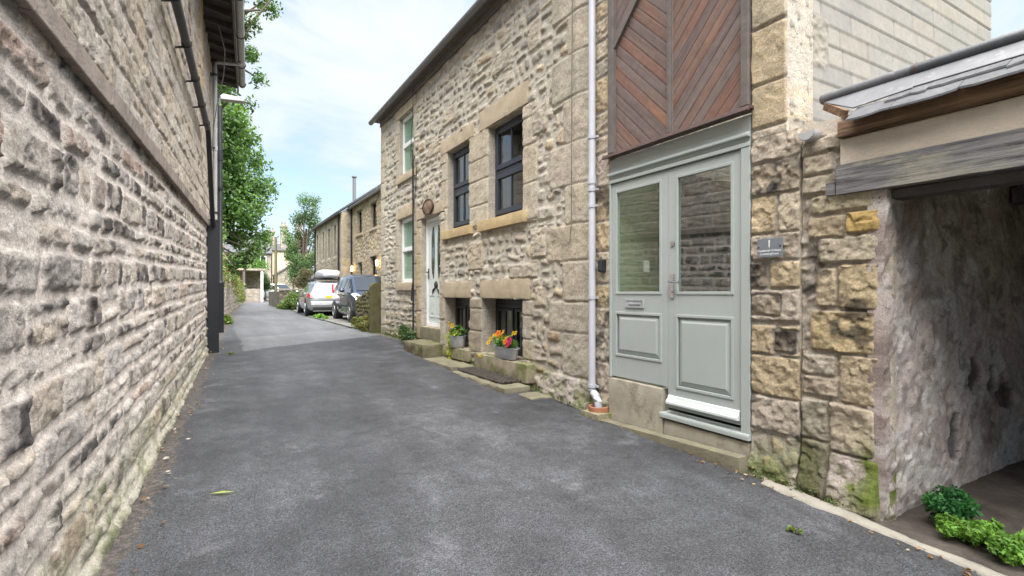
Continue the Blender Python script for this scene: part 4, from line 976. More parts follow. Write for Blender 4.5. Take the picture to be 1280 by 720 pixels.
def mat_grain(name, c1, c2, c3, patch, rough=.85):
    m, nt, b = new_mat(name); v = objvec(nt); mp = N(nt, 'ShaderNodeMapping'); mp.inputs['Scale'].default_value = (14, .9, 26); nt.links.new(v, mp.inputs['Vector'])
    n = noise_node(nt, 1.6, 9, .72, vec=mp.outputs[0]); r = ramp(nt, n.outputs['Fac'], [(.34, c1), (.5, c2), (.66, c3)])
    mp2 = N(nt, 'ShaderNodeMapping'); mp2.inputs['Scale'].default_value = (3, 1.2, 4); nt.links.new(v, mp2.inputs['Vector'])
    n2 = noise_node(nt, 1.5, 7, .7, vec=mp2.outputs[0]); r2 = ramp(nt, n2.outputs['Fac'], [(.52, 0.), (.62, .7)]); c = mixc(nt, r.outputs[0], patch, r2.outputs[0])
    nt.links.new(c, b.inputs['Base Color']); b.inputs['Roughness'].default_value = rough; b.inputs['Specular IOR Level'].default_value = .25; bump(nt, b, n.outputs['Fac'], .9, .02); return m
M['beam'] = mat_grain('grey_weathered_beam', (.05,.047,.05), (.155,.15,.152), (.25,.24,.23), (.30,.28,.22))
M['fascia'] = mat_grain('worn_fascia', (.07,.04,.025), (.19,.115,.07), (.30,.19,.12), (.10,.07,.055))
def plank(name, x0, x1, y0, y1, z0, z1, mat, parent, seed): return rough_block(name, x0, x1, y0, y1, z0, z1, mat, parent, res=.07, amp=.006, rnd=.006, seed=seed)
plank('lintel_beam', FX-.062, FX+.12, -2.5, 1.81, 2.045, 2.235, M['beam'], gr, 61)
plank('beam_end', FX-.055, FX+.10, 1.812, 1.88, 2.05, 2.14, M['beam'], gr, 62)
plank('under_beam', FX+.02, FX+.16, -2.5, 1.535, 1.985, 2.042, M['rafter'], gr, 63)
m = MB(); m.box(FX-.022, FX+.1, -2.5, 1.80, 2.238, 2.405); m.build('rendered_band', M['rendr'], gr, bevel=.006)
plank('fascia_board', FX-.065, FX-.0, -2.5, 1.80, 2.408, 2.515, M['fascia'], gr, 64)
plank('mortar_fillet', FX+.0, FX+.2, 1.72, 2.02, 2.44, 2.565, M['rendr'], gr, 65)
# slates along the edge: two ragged courses, then lead sheets and a lead roll
random.seed(4)
def slope_pt(y, t): return (FX-.13+t*.33, y, 2.475+t*.255)      # t 0 = eaves, 1 = ridge
ms = MB()
for k, (t0, t1, off) in enumerate([(-.03, .36, 0.), (.22, .60, .11)]):
    y = 1.70-off*.5-(.12 if k else 0)
    while y > -2.5:
        w = random.uniform(.20, .34); j = random.uniform(-.025, .03); th = .013; lift = .012+.010*k
        n = 5; top = []; bot = []
        for i in range(n+1):
            yy = y-w*i/n+.002; tt = t0+j+random.uniform(-.03, .03); a = slope_pt(yy, tt); b = slope_pt(yy, t1)
            top += [(a[0], yy, a[2]+lift+th), (b[0], yy, b[2]+.004+th)]; bot += [(a[0]-.002, yy, a[2]+lift), (b[0], yy, b[2]+.004)]
        v = top+bot; q = 2*(n+1); fs = []
        for i in range(n):
            a = 2*i; fs += [(a, a+1, a+3, a+2), (q+a, q+a+2, q+a+3, q+a+1), (a, a+2, q+a+2, q+a)]
        fs += [(0, q, q+1, 1), (2*n, 2*n+1, q+2*n+1, q+2*n)]
        ms.add(v, fs); y -= w+.004
ms.build('slate_edge', M['slate'], gr)
y = 2.04; first = True
while y > -2.4:
    w = random.uniform(.50, .62); lap = .012*(random.random())
    y1 = y-w
    skew = .30 if first else .05
    pts = [slope_pt(y, 1.02), slope_pt(y1-.03, 1.02), slope_pt(y1-.03-.05, .46), slope_pt(y-skew, .46)]
    if first: pts[3] = slope_pt(y-.32, .30); pts[2] = slope_pt(y1-.08, .42)
    z = .026+lap; m = MB(); m.add([(p[0], p[1], p[2]+z) for p in pts]+[(p[0]+.004, p[1], p[2]+z-.008) for p in pts], [(0,1,2,3),(7,6,5,4)]+[(i,(i+1)%4,4+(i+1)%4,4+i) for i in range(4)])
    m.build('lead_sheet', M['lead'], gr, bevel=.003)
    m = MB(); a = slope_pt(y, 1.0); b = slope_pt(y1-.02, 1.0); m.tube([(a[0]+.01, a[1], a[2]+.055), (b[0]+.01, b[1], b[2]+.055)], .036+.002*(first is False), 14)
    m.build('lead_roll', M['lead'] if first else M['rolld'], gr, smooth=True)
    m = MB(); m.tube([(b[0]+.01, y1-.015, b[2]+.055), (b[0]+.01, y1-.030, b[2]+.055)], .041, 14); m.build('roll_joint', M['browntrim'], gr, smooth=True)
    y = y1; first = False
m = MB(); a = slope_pt(2.035, 1.0); b = slope_pt(1.74, .32); m.bar((a[0], a[1]-.02, a[2]+.0), (b[0], b[1]+.02, b[2]+.0), .02, .05); m.build('verge_board', M['fascia'], gr)
# roof falling away to the back on rafters
m = MB(); m.add([(FX+.24,1.52,2.70),(FX+3.65,1.52,2.08),(FX+3.65,-2.5,2.08),(FX+.24,-2.5,2.70),(FX+.24,1.52,2.74),(FX+3.65,1.52,2.12),(FX+3.65,-2.5,2.12),(FX+.24,-2.5,2.74)], [(0,1,2,3),(7,6,5,4),(0,4,5,1),(1,5,6,2),(2,6,7,3),(3,7,4,0)]); m.build('roof', M['slate'], gr)
m = MB(); m.box(FX+.14, FX+.26, -2.5, 1.53, 2.30, 2.60); m.build('inner_band', M['rafter'], gr)
y = 1.30
while y > -2.4:
    m = MB(); m.bar((FX+.2, y, 2.64), (FX+3.55, y, 2.03), .07, .10); m.build('rafter', M['rafter'], gr); y -= .36
for x, z in ((FX+.95, 2.34), (FX+1.9, 2.17)):
    m = MB(); m.bar((x, 1.5, z), (x, -2.5, z), .10, .12); m.build('purlin', M['rafter'], gr)
M['batten'] = mat_plain('pale_batten', (.19,.18,.17), .8, var=.2, bmp=.2)
mb_ = MB()
for x in np.arange(FX+.5, FX+3.3, .3):
    z = 2.70-(x-FX-.24)*.1818-.018; mb_.bar((x, 1.5, z), (x, -2.5, z), .04, .025)
mb_.build('battens', M['batten'], gr)
# grey gutter end poking out between garage and gable
m = MB(); half_gutter('gutter', (FX-.10, 1.97, 2.485), (FX+.0, 1.98, 2.49), .055, M['greyl'], gr)
m = MB(); m.prism([(1.97-.055, 2.493)]+[(1.97-.055*math.cos(t), 2.49-.055*math.sin(t)) for t in np.linspace(0, math.pi, 9)], 'x', FX-.108, FX-.10); m.build('gutter_end', M['greyl'], gr)
# ------------------------------------------------------------------ ground, lane, bays
def lane_l(y): return np.interp(y, [-14, 0, 12.5, 16, 21, 30, 41, 55, 70], [-.72, -.72, -.10, .16, .30, .85, 1.6, 2.3, 2.2])
def lane_r(y): return np.interp(y, [-14, 0, 2.2, 5, 10, 12.4, 15, 20, 27, 40, 55, 70], [3.12, 3.25, 3.33, 3.42, 3.40, 3.30, 3.15, 3.05, 3.2, 3.9, 5.2, 5.0])
M['earth'], nt, b = new_mat('earth_and_grass'); v = objvec(nt)
n = noise_node(nt, .35, 8, .7, vec=v); r = ramp(nt, n.outputs['Fac'], [(.3, (.06,.075,.025)), (.5, (.08,.09,.03)), (.72, (.10,.08,.05))]); nt.links.new(r.outputs[0], b.inputs['Base Color']); b.inputs['Roughness'].default_value = .95
M['asphalt'], nt, b = new_mat('worn_asphalt'); v = objvec(nt)
n1 = noise_node(nt, .75, 7, .68, vec=v); n2 = noise_node(nt, 3.2, 7, .7, vec=v)
vo = N(nt, 'ShaderNodeTexVoronoi'); vo.inputs['Scale'].default_value = 150; nt.links.new(v, vo.inputs['Vector'])
vs_ = N(nt, 'ShaderNodeSeparateColor'); nt.links.new(vo.outputs['Color'], vs_.inputs[0])
base = ramp(nt, n1.outputs['Fac'], [(.30, (.030,.031,.036)), (.47, (.050,.052,.058)), (.68, (.080,.083,.091))])
med = ramp(nt, n2.outputs['Fac'], [(.3, .74), (.5, 1.), (.7, 1.35)]); c = mixc(nt, base.outputs[0], med.outputs[0], 1., 'MULTIPLY')
agg = ramp(nt, vs_.outputs[0], [(.05, .45), (.6, .95), (.86, 1.25), (.97, 1.6)]); c = mixc(nt, c, agg.outputs[0], 1., 'MULTIPLY')
# worn pale scuffs
n3 = noise_node(nt, 1.6, 9, .78, vec=v); r3 = ramp(nt, n3.outputs['Fac'], [(.58, 0.), (.70, .45)]); c = mixc(nt, c, (.17,.17,.182), r3.outputs[0])
# older, paler surfacing farther up the lane, with straight joints
sx = N(nt, 'ShaderNodeSeparateXYZ'); nt.links.new(v, sx.inputs[0])
def mth(op, a, b_=None):
    q = N(nt, 'ShaderNodeMath', operation=op)
    for i, s in enumerate((a, b_)):
        if s is None: continue
        if hasattr(s, 'links'): nt.links.new(s, q.inputs[i])
        else: q.inputs[i].default_value = s
    return q.outputs[0]
wob = mth('MULTIPLY', mth('SUBTRACT', n2.outputs['Fac'], .5), .35)
yy = mth('ADD', mth('ADD', sx.outputs[1], mth('MULTIPLY', sx.outputs[0], -.55)), wob)
far_ = mth('GREATER_THAN', yy, 10.0); xg = mth('GREATER_THAN', mth('ADD', sx.outputs[0], wob), .42)
pal_ = mth('MULTIPLY', far_, xg)
nearp = mth('MULTIPLY', pal_, mth('LESS_THAN', yy, 12.3))
c = mixc(nt, c, (.165,.165,.172), mth('MULTIPLY', pal_, .34)); c = mixc(nt, c, (.21,.21,.215), mth('MULTIPLY', nearp, .26))
# lengthwise wear
ms_ = N(nt, 'ShaderNodeMapping'); ms_.inputs['Scale'].default_value = (1.9, .28, 1); ms_.inputs['Rotation'].default_value = (0, 0, R(8)); nt.links.new(v, ms_.inputs['Vector'])
ns_ = noise_node(nt, 1.1, 6, .66, vec=ms_.outputs[0]); rs_ = ramp(nt, ns_.outputs['Fac'], [(.34, .8), (.5, 1.), (.68, 1.25)]); c = mixc(nt, c, rs_.outputs[0], 1., 'MULTIPLY')
# fine cracks
vc_ = N(nt, 'ShaderNodeTexVoronoi', feature='DISTANCE_TO_EDGE'); vc_.inputs['Scale'].default_value = .62
wv = N(nt, 'ShaderNodeVectorMath', operation='MULTIPLY_ADD'); nt.links.new(n2.outputs['Color'], wv.inputs[0]); wv.inputs[1].default_value = (.5, .5, 0); nt.links.new(v, wv.inputs[2]); nt.links.new(wv.outputs[0], vc_.inputs['Vector'])
cm = ramp(nt, vc_.outputs['Distance'], [(.0, 1.), (.006, 0.)]); cmask = ramp(nt, n1.outputs['Fac'], [(.48, 0.), (.56, 1.)])
c = mixc(nt, c, (.018,.018,.02), mth('MULTIPLY', mth('MULTIPLY', cm.outputs[0], cmask.outputs[0]), .75))
# gritty, mossy edge beside the long wall
edge = mth('SUBTRACT', sx.outputs[0], mth('MULTIPLY', sx.outputs[1], .05))
er = mth('LESS_THAN', mth('ADD', edge, mth('MULTIPLY', wob, 1.2)), -.52); n5 = noise_node(nt, 30, 5, .7, vec=v)
ec = ramp(nt, n5.outputs['Fac'], [(.35, (.035,.03,.025)), (.5, (.07,.058,.05)), (.62, (.17,.14,.12)), (.7, (.09,.10,.05))]); c = mixc(nt, c, ec.outputs[0], mth('MULTIPLY', er, .75))
nt.links.new(c, b.inputs['Base Color'])
rr = ramp(nt, n2.outputs['Fac'], [(.3, .42), (.7, .7)]); nt.links.new(rr.outputs[0], b.inputs['Roughness']); b.inputs['Specular IOR Level'].default_value = .5
p = bump(nt, b, vo.outputs['Distance'], .55, .006); n6 = noise_node(nt, 60, 6, .7, vec=v); p = bump(nt, b, n6.outputs['Fac'], .6, .008, p); bump(nt, b, n2.outputs['Fac'], .35, .03, p)
M['bay'] = mat_plain('bay_concrete', (.15,.145,.135), .9, var=.25, scale=1.5, bmp=.6, bscale=40, dirt=((.08,.085,.05), 2.5, .52, .7))
def sheet(name, ys, xl, xr, nx, dz, mat, amp=0., kind='structure', seed=0):
    P = []; 
    for y in ys:
        a, c = float(xl(y)), float(xr(y))
        for i in range(nx+1): P.append((a+(c-a)*i/nx, y, 0))
    P = np.array(P); P[:, 2] = ground_z(P[:, 1])+dz
    if amp: P[:, 2] += amp*fbm(P[:,0], P[:,1], 1.1, 4, seed+1)+amp*.25*fbm(P[:,0], P[:,1], 6, 3, seed+2)
    k = nx+1; I = np.arange(len(P)).reshape(len(ys), k); Q = np.stack([I[:-1,:-1], I[:-1,1:], I[1:,1:], I[1:,:-1]], -1).reshape(-1, 4)
    o = np_mesh(name, P, Q, None, True, None, mat); 
    if kind: o['kind'] = kind
    return o
ys = np.concatenate([np.linspace(-1500, -20, 12), np.linspace(-12, 60, 120), np.linspace(80, 1800, 16)])
g = sheet('ground', ys, lambda y: -1500, lambda y: 1500, 60, -.045, M['earth'])
sheet('road', np.concatenate([np.arange(-12, 12, .06), np.arange(12, 66, .3)]), lane_l, lane_r, 60, .0, M['asphalt'], .014)
M['forecourt'] = mat_plain('garage_earth', (.085,.072,.062), .95, var=.4, scale=5, bmp=1.2, bscale=30, spec=.2, dirt=((.20,.175,.15), 5, .58, .7))
sheet('garage_floor', np.arange(-2.6, 2.45, .05), lambda y: lane_r(y)-.05, lambda y: 7.1, 70, -.012, M['forecourt'], .03, seed=5)
M['edging'] = M['flag']
sheet('verge', np.arange(4.0, 12.6, .06), lambda y: lane_r(y)-.03, lambda y: 3.6, 8, -.006, mat_plain('mossy_gravel', (.14,.125,.09), .95, var=.45, scale=9, bmp=1.2, bscale=35, dirt=((.075,.10,.03), 4, .5, .8)), .02, seed=7)
sheet('parking_bay', np.arange(12.5, 27.5, .3), lambda y: lane_r(y)-.02, lambda y: 5.95, 20, .03, M['bay'], .02, seed=9)
# pale kerb in front of the garage
kp = empty('garage_kerb', (3.28, 1.3, gz(1.3)), 'pale worn concrete kerb strip crossing in front of the garage opening', 'kerb')
P = []; ys = np.arange(-2.4, 2.24, .03)
for y in ys:
    xc = 3.335-.045*(2.2-y)-.06*max(0, .3-y)*0; w = .05+.012*math.sin(y*4)
    for q, z in ((-w-.01, -.05), (-w, .012), (-w*.4, .020), (w*.4, .021), (w, .012), (w+.01, -.05)): P.append((xc+q, y, gz(y)+z))
P = np.array(P); P[:,2] += .010*fbm(P[:,0]*3, P[:,1], 7, 4, 5, .7); P[:,0] += .022*fbm(P[:,1], P[:,0]*4, 7, 4, 6, .7)
I = np.arange(len(P)).reshape(len(ys), 6); np_mesh('strip', P, np.stack([I[:-1,:-1], I[:-1,1:], I[1:,1:], I[1:,:-1]], -1).reshape(-1,4), None, True, kp, M['kerbw'])
M['mossd'] = mat_plain('dark_mossy_step', (.17,.15,.10), .95, var=.35, scale=7, bmp=.9, bscale=40, spec=.2, dirt=((.10,.12,.03), 5, .48, .8))
M['grate'] = mat_plain('rusty_grate', (.10,.085,.075), .65, metal=.2, var=.35, scale=14, bmp=.3)
# flags, step and grate in front of the cottage
def stone_thing(name, label, cat, x0, x1, y0, y1, z0, z1, mat, part, seed, amp=.012, group=None):
    e = empty(name, ((x0+x1)/2, (y0+y1)/2, z0), label, cat, group); rough_block(part, x0, x1, y0, y1, z0, z1, mat, e, seed=seed, amp=amp, rnd=.02, res=.04); return e
stone_thing('doorstep_stone', 'thick mossy stone step lying in the lane before the white front door', 'step', 3.03, 3.465, 8.28, 9.34, gz(8.6)-.05, .535, M['mossd'], 'slab', 71, .018)
stone_thing('flagstone', 'worn flagstone with an iron grate set into it, below the near basement window', 'flagstone', 2.98, 3.36, 5.35, 6.98, gz(6.0)-.08, gz(6.9)+.012, M['flag'], 'slab', 72)
stone_thing('flagstone', 'greenish flagstone below the far basement window, between the grate and the step', 'flagstone', 3.0, 3.40, 7.02, 8.22, gz(7.4)-.08, gz(8.1)+.015, M['flag'], 'slab', 73)
stone_thing('flagstone', 'small broken flagstone at the corner nearest the downpipe', 'flagstone', 3.12, 3.44, 4.98, 5.32, gz(5)-.08, gz(5.3)+.01, M['flag'], 'slab', 74)
dg = empty('drain_grate', (3.24, 6.3, gz(6.3)), 'rusty black iron grate lying over the lightwell below the near basement window', 'grate')
zg = gz(6.9)+.026; m = MB(); frame_rect(m, 0, 0, 0, 0, 0, 0, 0) if False else None
m = MB()
for x in np.linspace(3.08, 3.38, 5): m.box(x-.011, x+.011, 5.60, 6.92, zg, zg+.016)
for y in np.linspace(5.60, 6.92, 15): m.box(3.072, 3.388, y-.012, y+.012, zg+.0165, zg+.026)
m.build('bars', M['grate'], dg)
m = MB(); m.box(3.075, 3.385, 5.6, 6.92, zg-.006, zg-.001); m.build('well', M['soil'], dg)

# ------------------------------------------------------------------ plants
def leaf_cloud(centres, radii, n, size, cols, seed, flat=0., droop=0., shell=.35, aspect=.55, clump=None):
    """n leaves (bent, two faces each) spread through blobs; returns vertices, quads, colours"""
    rg = np.random.default_rng(seed); centres = np.asarray(centres, float); radii = np.asarray(radii, float)
    if radii.ndim == 1: radii = np.repeat(radii[:, None], 3, 1)
    wts = np.prod(radii, 1)**.75; k = rg.choice(len(centres), n, p=wts/wts.sum())
    d = rg.normal(size=(n, 3)); d /= np.linalg.norm(d, axis=1)[:, None]; rr = rg.random(n)**shell
    p = centres[k]+d*rr[:, None]*radii[k]
    if clump: p += rg.normal(size=(n, 3))*clump
    nr = d*.6+rg.normal(size=(n, 3))*.6+np.array([0, 0, .5+flat]); nr /= np.linalg.norm(nr, axis=1)[:, None]
    t = np.cross(nr, rg.normal(size=(n, 3))); t /= np.linalg.norm(t, axis=1)[:, None]+1e-9; t[:, 2] -= droop; bt = np.cross(nr, t)
    s = size*rg.uniform(.6, 1.35, n)[:, None]
    a = p-t*s*.5; c = p+t*s*.5-nr*s*.12; l = p+bt*s*aspect*.5-nr*s*.06; r_ = p-bt*s*aspect*.5-nr*s*.06
    V = np.stack([a, r_, c, l], 1).reshape(-1, 3); Q = np.arange(4*n).reshape(n, 4)
    C = np.array(cols)[rg.integers(0, len(cols), n)]*rg.uniform(.7, 1.3, n)[:, None]
    ck = rg.uniform(.75, 1.25, len(centres)); C = C*ck[k][:, None]
    return V, Q, np.repeat(C, 4, 0)
def foliage(name, parent, mat, *clouds):
    Vs, Qs, Cs = [], [], []; b_ = 0
    for V, Q, C in clouds: Vs.append(V); Qs.append(Q+b_); Cs.append(C); b_ += len(V)
    return np_mesh(name, np.concatenate(Vs), np.concatenate(Qs), np.concatenate(Cs), False, parent, mat)
def blobs(c, r, n, br, seed, zmin=None):
    rg = np.random.default_rng(seed); C, Rr = [], []
    while len(C) < n:
        d = rg.normal(size=3); d /= np.linalg.norm(d); q = np.array(c)+d*np.array(r)*rg.random()**.4
        if zmin is not None: q[2] = max(q[2], zmin)
        C.append(q); Rr.append(br*rg.uniform(.55, 1.25))
    return C, Rr
GREEN = [(.10,.19,.055),(.125,.225,.065),(.085,.155,.045),(.155,.26,.08),(.11,.20,.07)]
DARKG = [(.05,.10,.035),(.07,.135,.045),(.04,.08,.03),(.09,.155,.05)]
BRIGHT = [(.11,.25,.035),(.155,.31,.05),(.085,.195,.03),(.19,.33,.055)]
OLIVE = [(.14,.15,.045),(.20,.17,.06),(.09,.13,.035),(.25,.19,.06),(.12,.17,.04)]
def limbs(m, base, top, r0, ends, seed):
    rg = random.Random(seed); b = Vector(base); t = Vector(top)
    mid = b.lerp(t, .5)+Vector((rg.uniform(-.3,.3), rg.uniform(-.3,.3), 0)); m.tube([b, b.lerp(mid, .5), mid, t], [r0*1.25, r0, r0*.8, r0*.4], 9)
    for e in ends:
        s = b.lerp(t, rg.uniform(.35, .9)); e = Vector(e); q = s.lerp(e, .5)+Vector((0,0,rg.uniform(.1,.5)))
        m.tube([s, q, e], [r0*.38, r0*.25, r0*.06], 6)
def tree(name, label, base, h, crown_c, crown_r, nb, br, nl, ls, cols, seed, extra=None, group=None):
    t = empty(name, base, label, 'tree', group); C, Rr = blobs(crown_c, crown_r, nb, br, seed)
    if extra:
        for c, r in extra: C.append(np.array(c)); Rr.append(r)
    m = MB(); limbs(m, base, (crown_c[0], crown_c[1], crown_c[2]+crown_r[2]*.6), h*.022, [C[i] for i in range(0, len(C), max(1, len(C)//22))]+([np.array(c) for c, r in extra] if extra else []), seed)
    m.build('trunk', M['bark'], t, smooth=True)
    foliage('crown', t, M['leaf'], leaf_cloud(C, Rr, nl, ls, cols, seed, shell=.45, clump=br*.12)); return t
# big sycamore overhanging the lane behind the lamp
tree('sycamore_tree', 'large bright green sycamore leaning over the left side of the lane beyond the lamp post', (-1.6, 25.5, gz(25)-.1), 11, (-.75, 25.5, 6.3), (2.2, 2.6, 4.0), 84, .72, 46000, .18, GREEN, 5,
     [((1.35,24.6,3.3),.5),((1.75,25.,3.8),.5),((1.2,25,4.4),.6),((1.6,24.8,5.2),.55),((1.85,25,6.1),.6),((1.5,25.2,7.2),.6),((1.0,25,2.9),.45),((.6,24.8,2.6),.4),((1.15,25,8.2),.6),((.6,25,9.2),.6)])
# looser tree whose upper sprays show against the sky
ta = []
rg = np.random.default_rng(3)
for i in range(46):
    z = rg.uniform(8.2, 15.2); ta.append(((rg.uniform(-.6, 1.55)+.45*math.sin(z*2.1)+(.35 if z > 11 else 0), 21+rg.uniform(-.8,.8), z), rg.uniform(.22, .42)))
tree('ash_tree', 'tall loose ash with thin leaf sprays against the sky above the eaves at the left', (-1.9, 21.5, gz(21)-.1), 14, (-1.2, 21.4, 10.5), (1.5, 1.5, 4.5), 26, .5, 15000, .13, DARKG+GREEN[:2], 8, ta)
tree('birch_tree', 'light feathery green tree behind the silver car, left of the far stone house', (6.2, 47, .6), 9, (6.7, 47, 4.9), (1.7, 1.8, 3.4), 40, .62, 15000, .15, [(.09,.16,.06),(.13,.20,.08),(.07,.13,.05)], 12,
     [((5.2,46.5,5.9),.5),((5.0,46.5,6.6),.4),((6.4,46,9.2),.7),((7.3,46.5,9.3),.6),((5.6,46.5,3.4),.6),((7.0,46,8.4),.7),((5.4,46.5,4.4),.6)])
tree('conifer_tree', 'small dark evergreen tree by the far low wall, below the feathery tree', (5.35, 43.5, .6), 4, (5.6, 43.5, 3.0), (.85, .8, 1.2), 22, .4, 6000, .12, DARKG, 14)

def shrub(name, label, c, r, nb, br, nl, ls, cols, seed, cat='shrub', group=None, zmin=None, stems=5):
    t = empty(name, (c[0], c[1], gz(c[1]) if zmin is None else zmin), label, cat, group); C, Rr = blobs(c, r, nb, br, seed, None if zmin is None else zmin+.02)
    m = MB(); rgx = random.Random(seed)
    for i in range(stems):
        e = C[rgx.randrange(len(C))]; m.tube([(c[0]+rgx.uniform(-.3,.3)*r[0], c[1]+rgx.uniform(-.3,.3)*r[1], ORG[t].z-.03), (float(e[0]), float(e[1]), float(e[2]))], [max(.006, br*.06), max(.003, br*.02)], 5)
    m.build('stems', M['bark'], t, smooth=True); foliage('foliage', t, M['leaf'], leaf_cloud(C, Rr, nl, ls, cols, seed, clump=br*.1)); return t
shrub('wall_shrub', 'small dark leafy shrub growing at the wall foot left of the stone step', (3.33, 9.98, .60), (.13, .30, .15), 16, .09, 900, .055, DARKG, 31, zmin=gz(9.9))
shrub('nettle_patch', 'bright green low plant spreading over the earth inside the garage opening', (3.60, 1.03, .115), (.14, .33, .03), 46, .045, 5200, .026, BRIGHT, 32, cat='plant', zmin=.05)
shrub('geranium_patch', 'darker green low plant against the rough wall just inside the garage', (3.82, 1.34, .15), (.24, .11, .06), 36, .045, 3200, .026, [(.03,.13,.03),(.045,.17,.045),(.025,.10,.03)], 33, cat='plant', zmin=.07)
shrub('nettle_patch', 'small green sprig by the sign pier foot where the wall meets the verge', (3.30, 12.9, .56), (.2, .4, .14), 12, .12, 700, .06, OLIVE, 34, cat='plant', zmin=gz(12.9))
shrub('road_weed', 'tiny tuft of yellow-green weed growing through the asphalt near the pale kerb', (2.83, 1.72, .072), (.03, .045, .006), 8, .012, 60, .022, BRIGHT+OLIVE, 35, cat='weed', zmin=.062)
shrub('road_weed', 'tiny sprig of weed in the asphalt before the black casing at the wall end', (.22, 9.9, .40), (.05, .12, .02), 8, .02, 60, .03, BRIGHT+OLIVE, 36, cat='weed', zmin=gz(9.9))

# flower containers on the basement sills
def planter(name, label, c, rx, ry, h, oval, flowers, seed, trail=None):
    t = empty(name, c, label, 'planter'); m = MB(); q = (1, ry/rx)
    m.lathe([(rx*.78,0),(rx*.8,.004),(rx*.97,h),(rx*1.03,h+.004),(rx*1.03,h+.014),(rx*.94,h+.012),(rx*.9,h*.8)], c, 28, q[0], q[1]); m.build('bucket', M['zinc'], t, smooth=True)
    m = MB(); m.lathe([(0,h*.8),(rx*.9,h*.82)], c, 20, q[0], q[1], cap=False); m.build('soil', M['soil'], t)
    C, Rr = blobs((c[0], c[1], c[2]+h+.07), (rx*.85, ry*.95, .09), 26, .055, seed, c[2]+h)
    cl = [leaf_cloud(C, Rr, 900, .045, BRIGHT+GREEN, seed)]
    foliage('foliage', t, M['leaf'], *cl)
    if trail: foliage('trailing_stem', t, M['leaf'], leaf_cloud(trail, [.04]*len(trail), 330, .040, [(.36,.42,.04),(.30,.38,.05),(.42,.46,.06)], seed+2))
    rg = random.Random(seed)
    for dx, dy, dz, col, s in flowers:
        s *= 1.3; m_c = Vector((c[0]-abs(rx)*.5+dx, c[1]+dy, c[2]+h+dz)); V = []; Q = []; Cc = []
        ax = Vector((-1, rg.uniform(-.5,.3), rg.uniform(.2,.7))).normalized(); u = ax.cross(Vector((0,0,1))).normalized(); w = ax.cross(u)
        for k in range(5):
            a = 2*math.pi*k/5+.3; d = u*math.cos(a)+w*math.sin(a); e = u*-math.sin(a)+w*math.cos(a); b_ = len(V)
            V += [m_c, m_c+d*s*.6+e*s*.42+ax*s*.1, m_c+d*s*1.05, m_c+d*s*.6-e*s*.42+ax*s*.1]; Q.append((b_,b_+1,b_+2,b_+3)); Cc += [(col[0]*.35,col[1]*.2,col[2]*.3)]+[col]*3
        np_mesh('flower', np.array([tuple(p) for p in V]), np.array(Q), np.array(Cc), False, t, M['petal'])
Yl, Og, Pk, Pu = (.80,.52,.02), (.75,.20,.015), (.62,.03,.14), (.2,.05,.3)
planter('flower_trough', 'oval galvanised trough of orange, pink and yellow pansies on the near basement sill', (3.455, 6.16, .522), .105, .33, .145, True,
    [(-.02,.30,.10,Yl,.03),(.0,.12,.19,Og,.042),(.0,.02,.17,Og,.04),(-.02,.07,.13,Og,.036),(.02,.19,.16,Og,.034),(-.03,-.20,.06,Pk,.042),(-.03,-.27,.10,Pk,.042),(-.02,-.22,.13,Pk,.036),(.03,-.24,.21,Yl,.03),(.03,-.31,.22,Yl,.028),(.0,-.07,.12,Yl,.03),(-.03,.36,.04,Yl,.028),(.05,.24,.21,Pu,.022),(.0,-.02,.22,Yl,.026),(-.03,-.13,.09,Og,.03),(.02,.28,.15,Yl,.025)], 41)
tr = [(3.36+.01*math.sin(i), 7.93+.02*math.sin(i*2.), .72-.05*i) for i in range(10)]+[(3.38, 7.80-.06*i, .74) for i in range(3)]
planter('flower_bucket', 'round galvanised bucket of yellow pansies with a trailing lime stem on the far basement sill', (3.47, 7.82, .522), .13, .21, .18, False,
    [(-.02,.16,.20,Yl,.036),(-.02,.02,.17,Yl,.036),(.0,.22,.08,Og,.03),(.02,.09,.10,Yl,.028),(.02,-.10,.08,Yl,.026)], 42, tr)
# flower fallen over the sill
m_ = leaf_cloud([(3.345, 6.74, .50)], [.02], 5, .04, [Yl], 43); o = np_mesh('fallen_flower', m_[0], m_[1], m_[2], False, None, M['petal']); tag(o, 'single yellow flower head lying over the edge of the near basement sill', 'flower', kind='thing')
# litter along the wall foot, a green leaf on the asphalt
rg = np.random.default_rng(77); cs = []
yy_ = rg.uniform(1.2, 12, 130); x = LX(yy_)+.05+rg.random(130)**1.8*.22
A = leaf_cloud(np.stack([x, yy_, ground_z(yy_)+.018], -1), [.012]*130, 240, .035, [(.30,.22,.15),(.45,.38,.30),(.20,.10,.06),(.55,.50,.44),(.28,.15,.07)], 78, flat=2, aspect=.5)
y2 = rg.uniform(1.0, 4.2, 50); x2 = lane_r(y2)-.02-rg.random(50)*.12
B_ = leaf_cloud(np.stack([x2, y2, ground_z(y2)+.016], -1), [.01]*50, 80, .028, [(.34,.20,.10),(.42,.33,.22),(.25,.12,.05)], 79, flat=2)
o = foliage('leaf_litter', None, M['petal'], A, B_); tag(o, 'dry leaves and grit scattered along the foot of the walls', 'litter', kind='stuff')
y3 = np.concatenate([rg.uniform(4.3, 5.5, 50), rg.uniform(9.3, 12.4, 110), rg.uniform(1.7, 2.4, 24)]); x3 = np.where(y3 < 2.5, 3.43, 3.47)-rg.random(len(y3))**1.6*.10
o = foliage('moss', None, M['leaf'], leaf_cloud(np.stack([x3, y3, ground_z(y3)+.03], -1), [.03]*len(y3), 2600, .020, DARKG+OLIVE[:3], 81)); tag(o, 'moss and tiny weeds along the foot of the cottage walls', 'moss', kind='stuff')
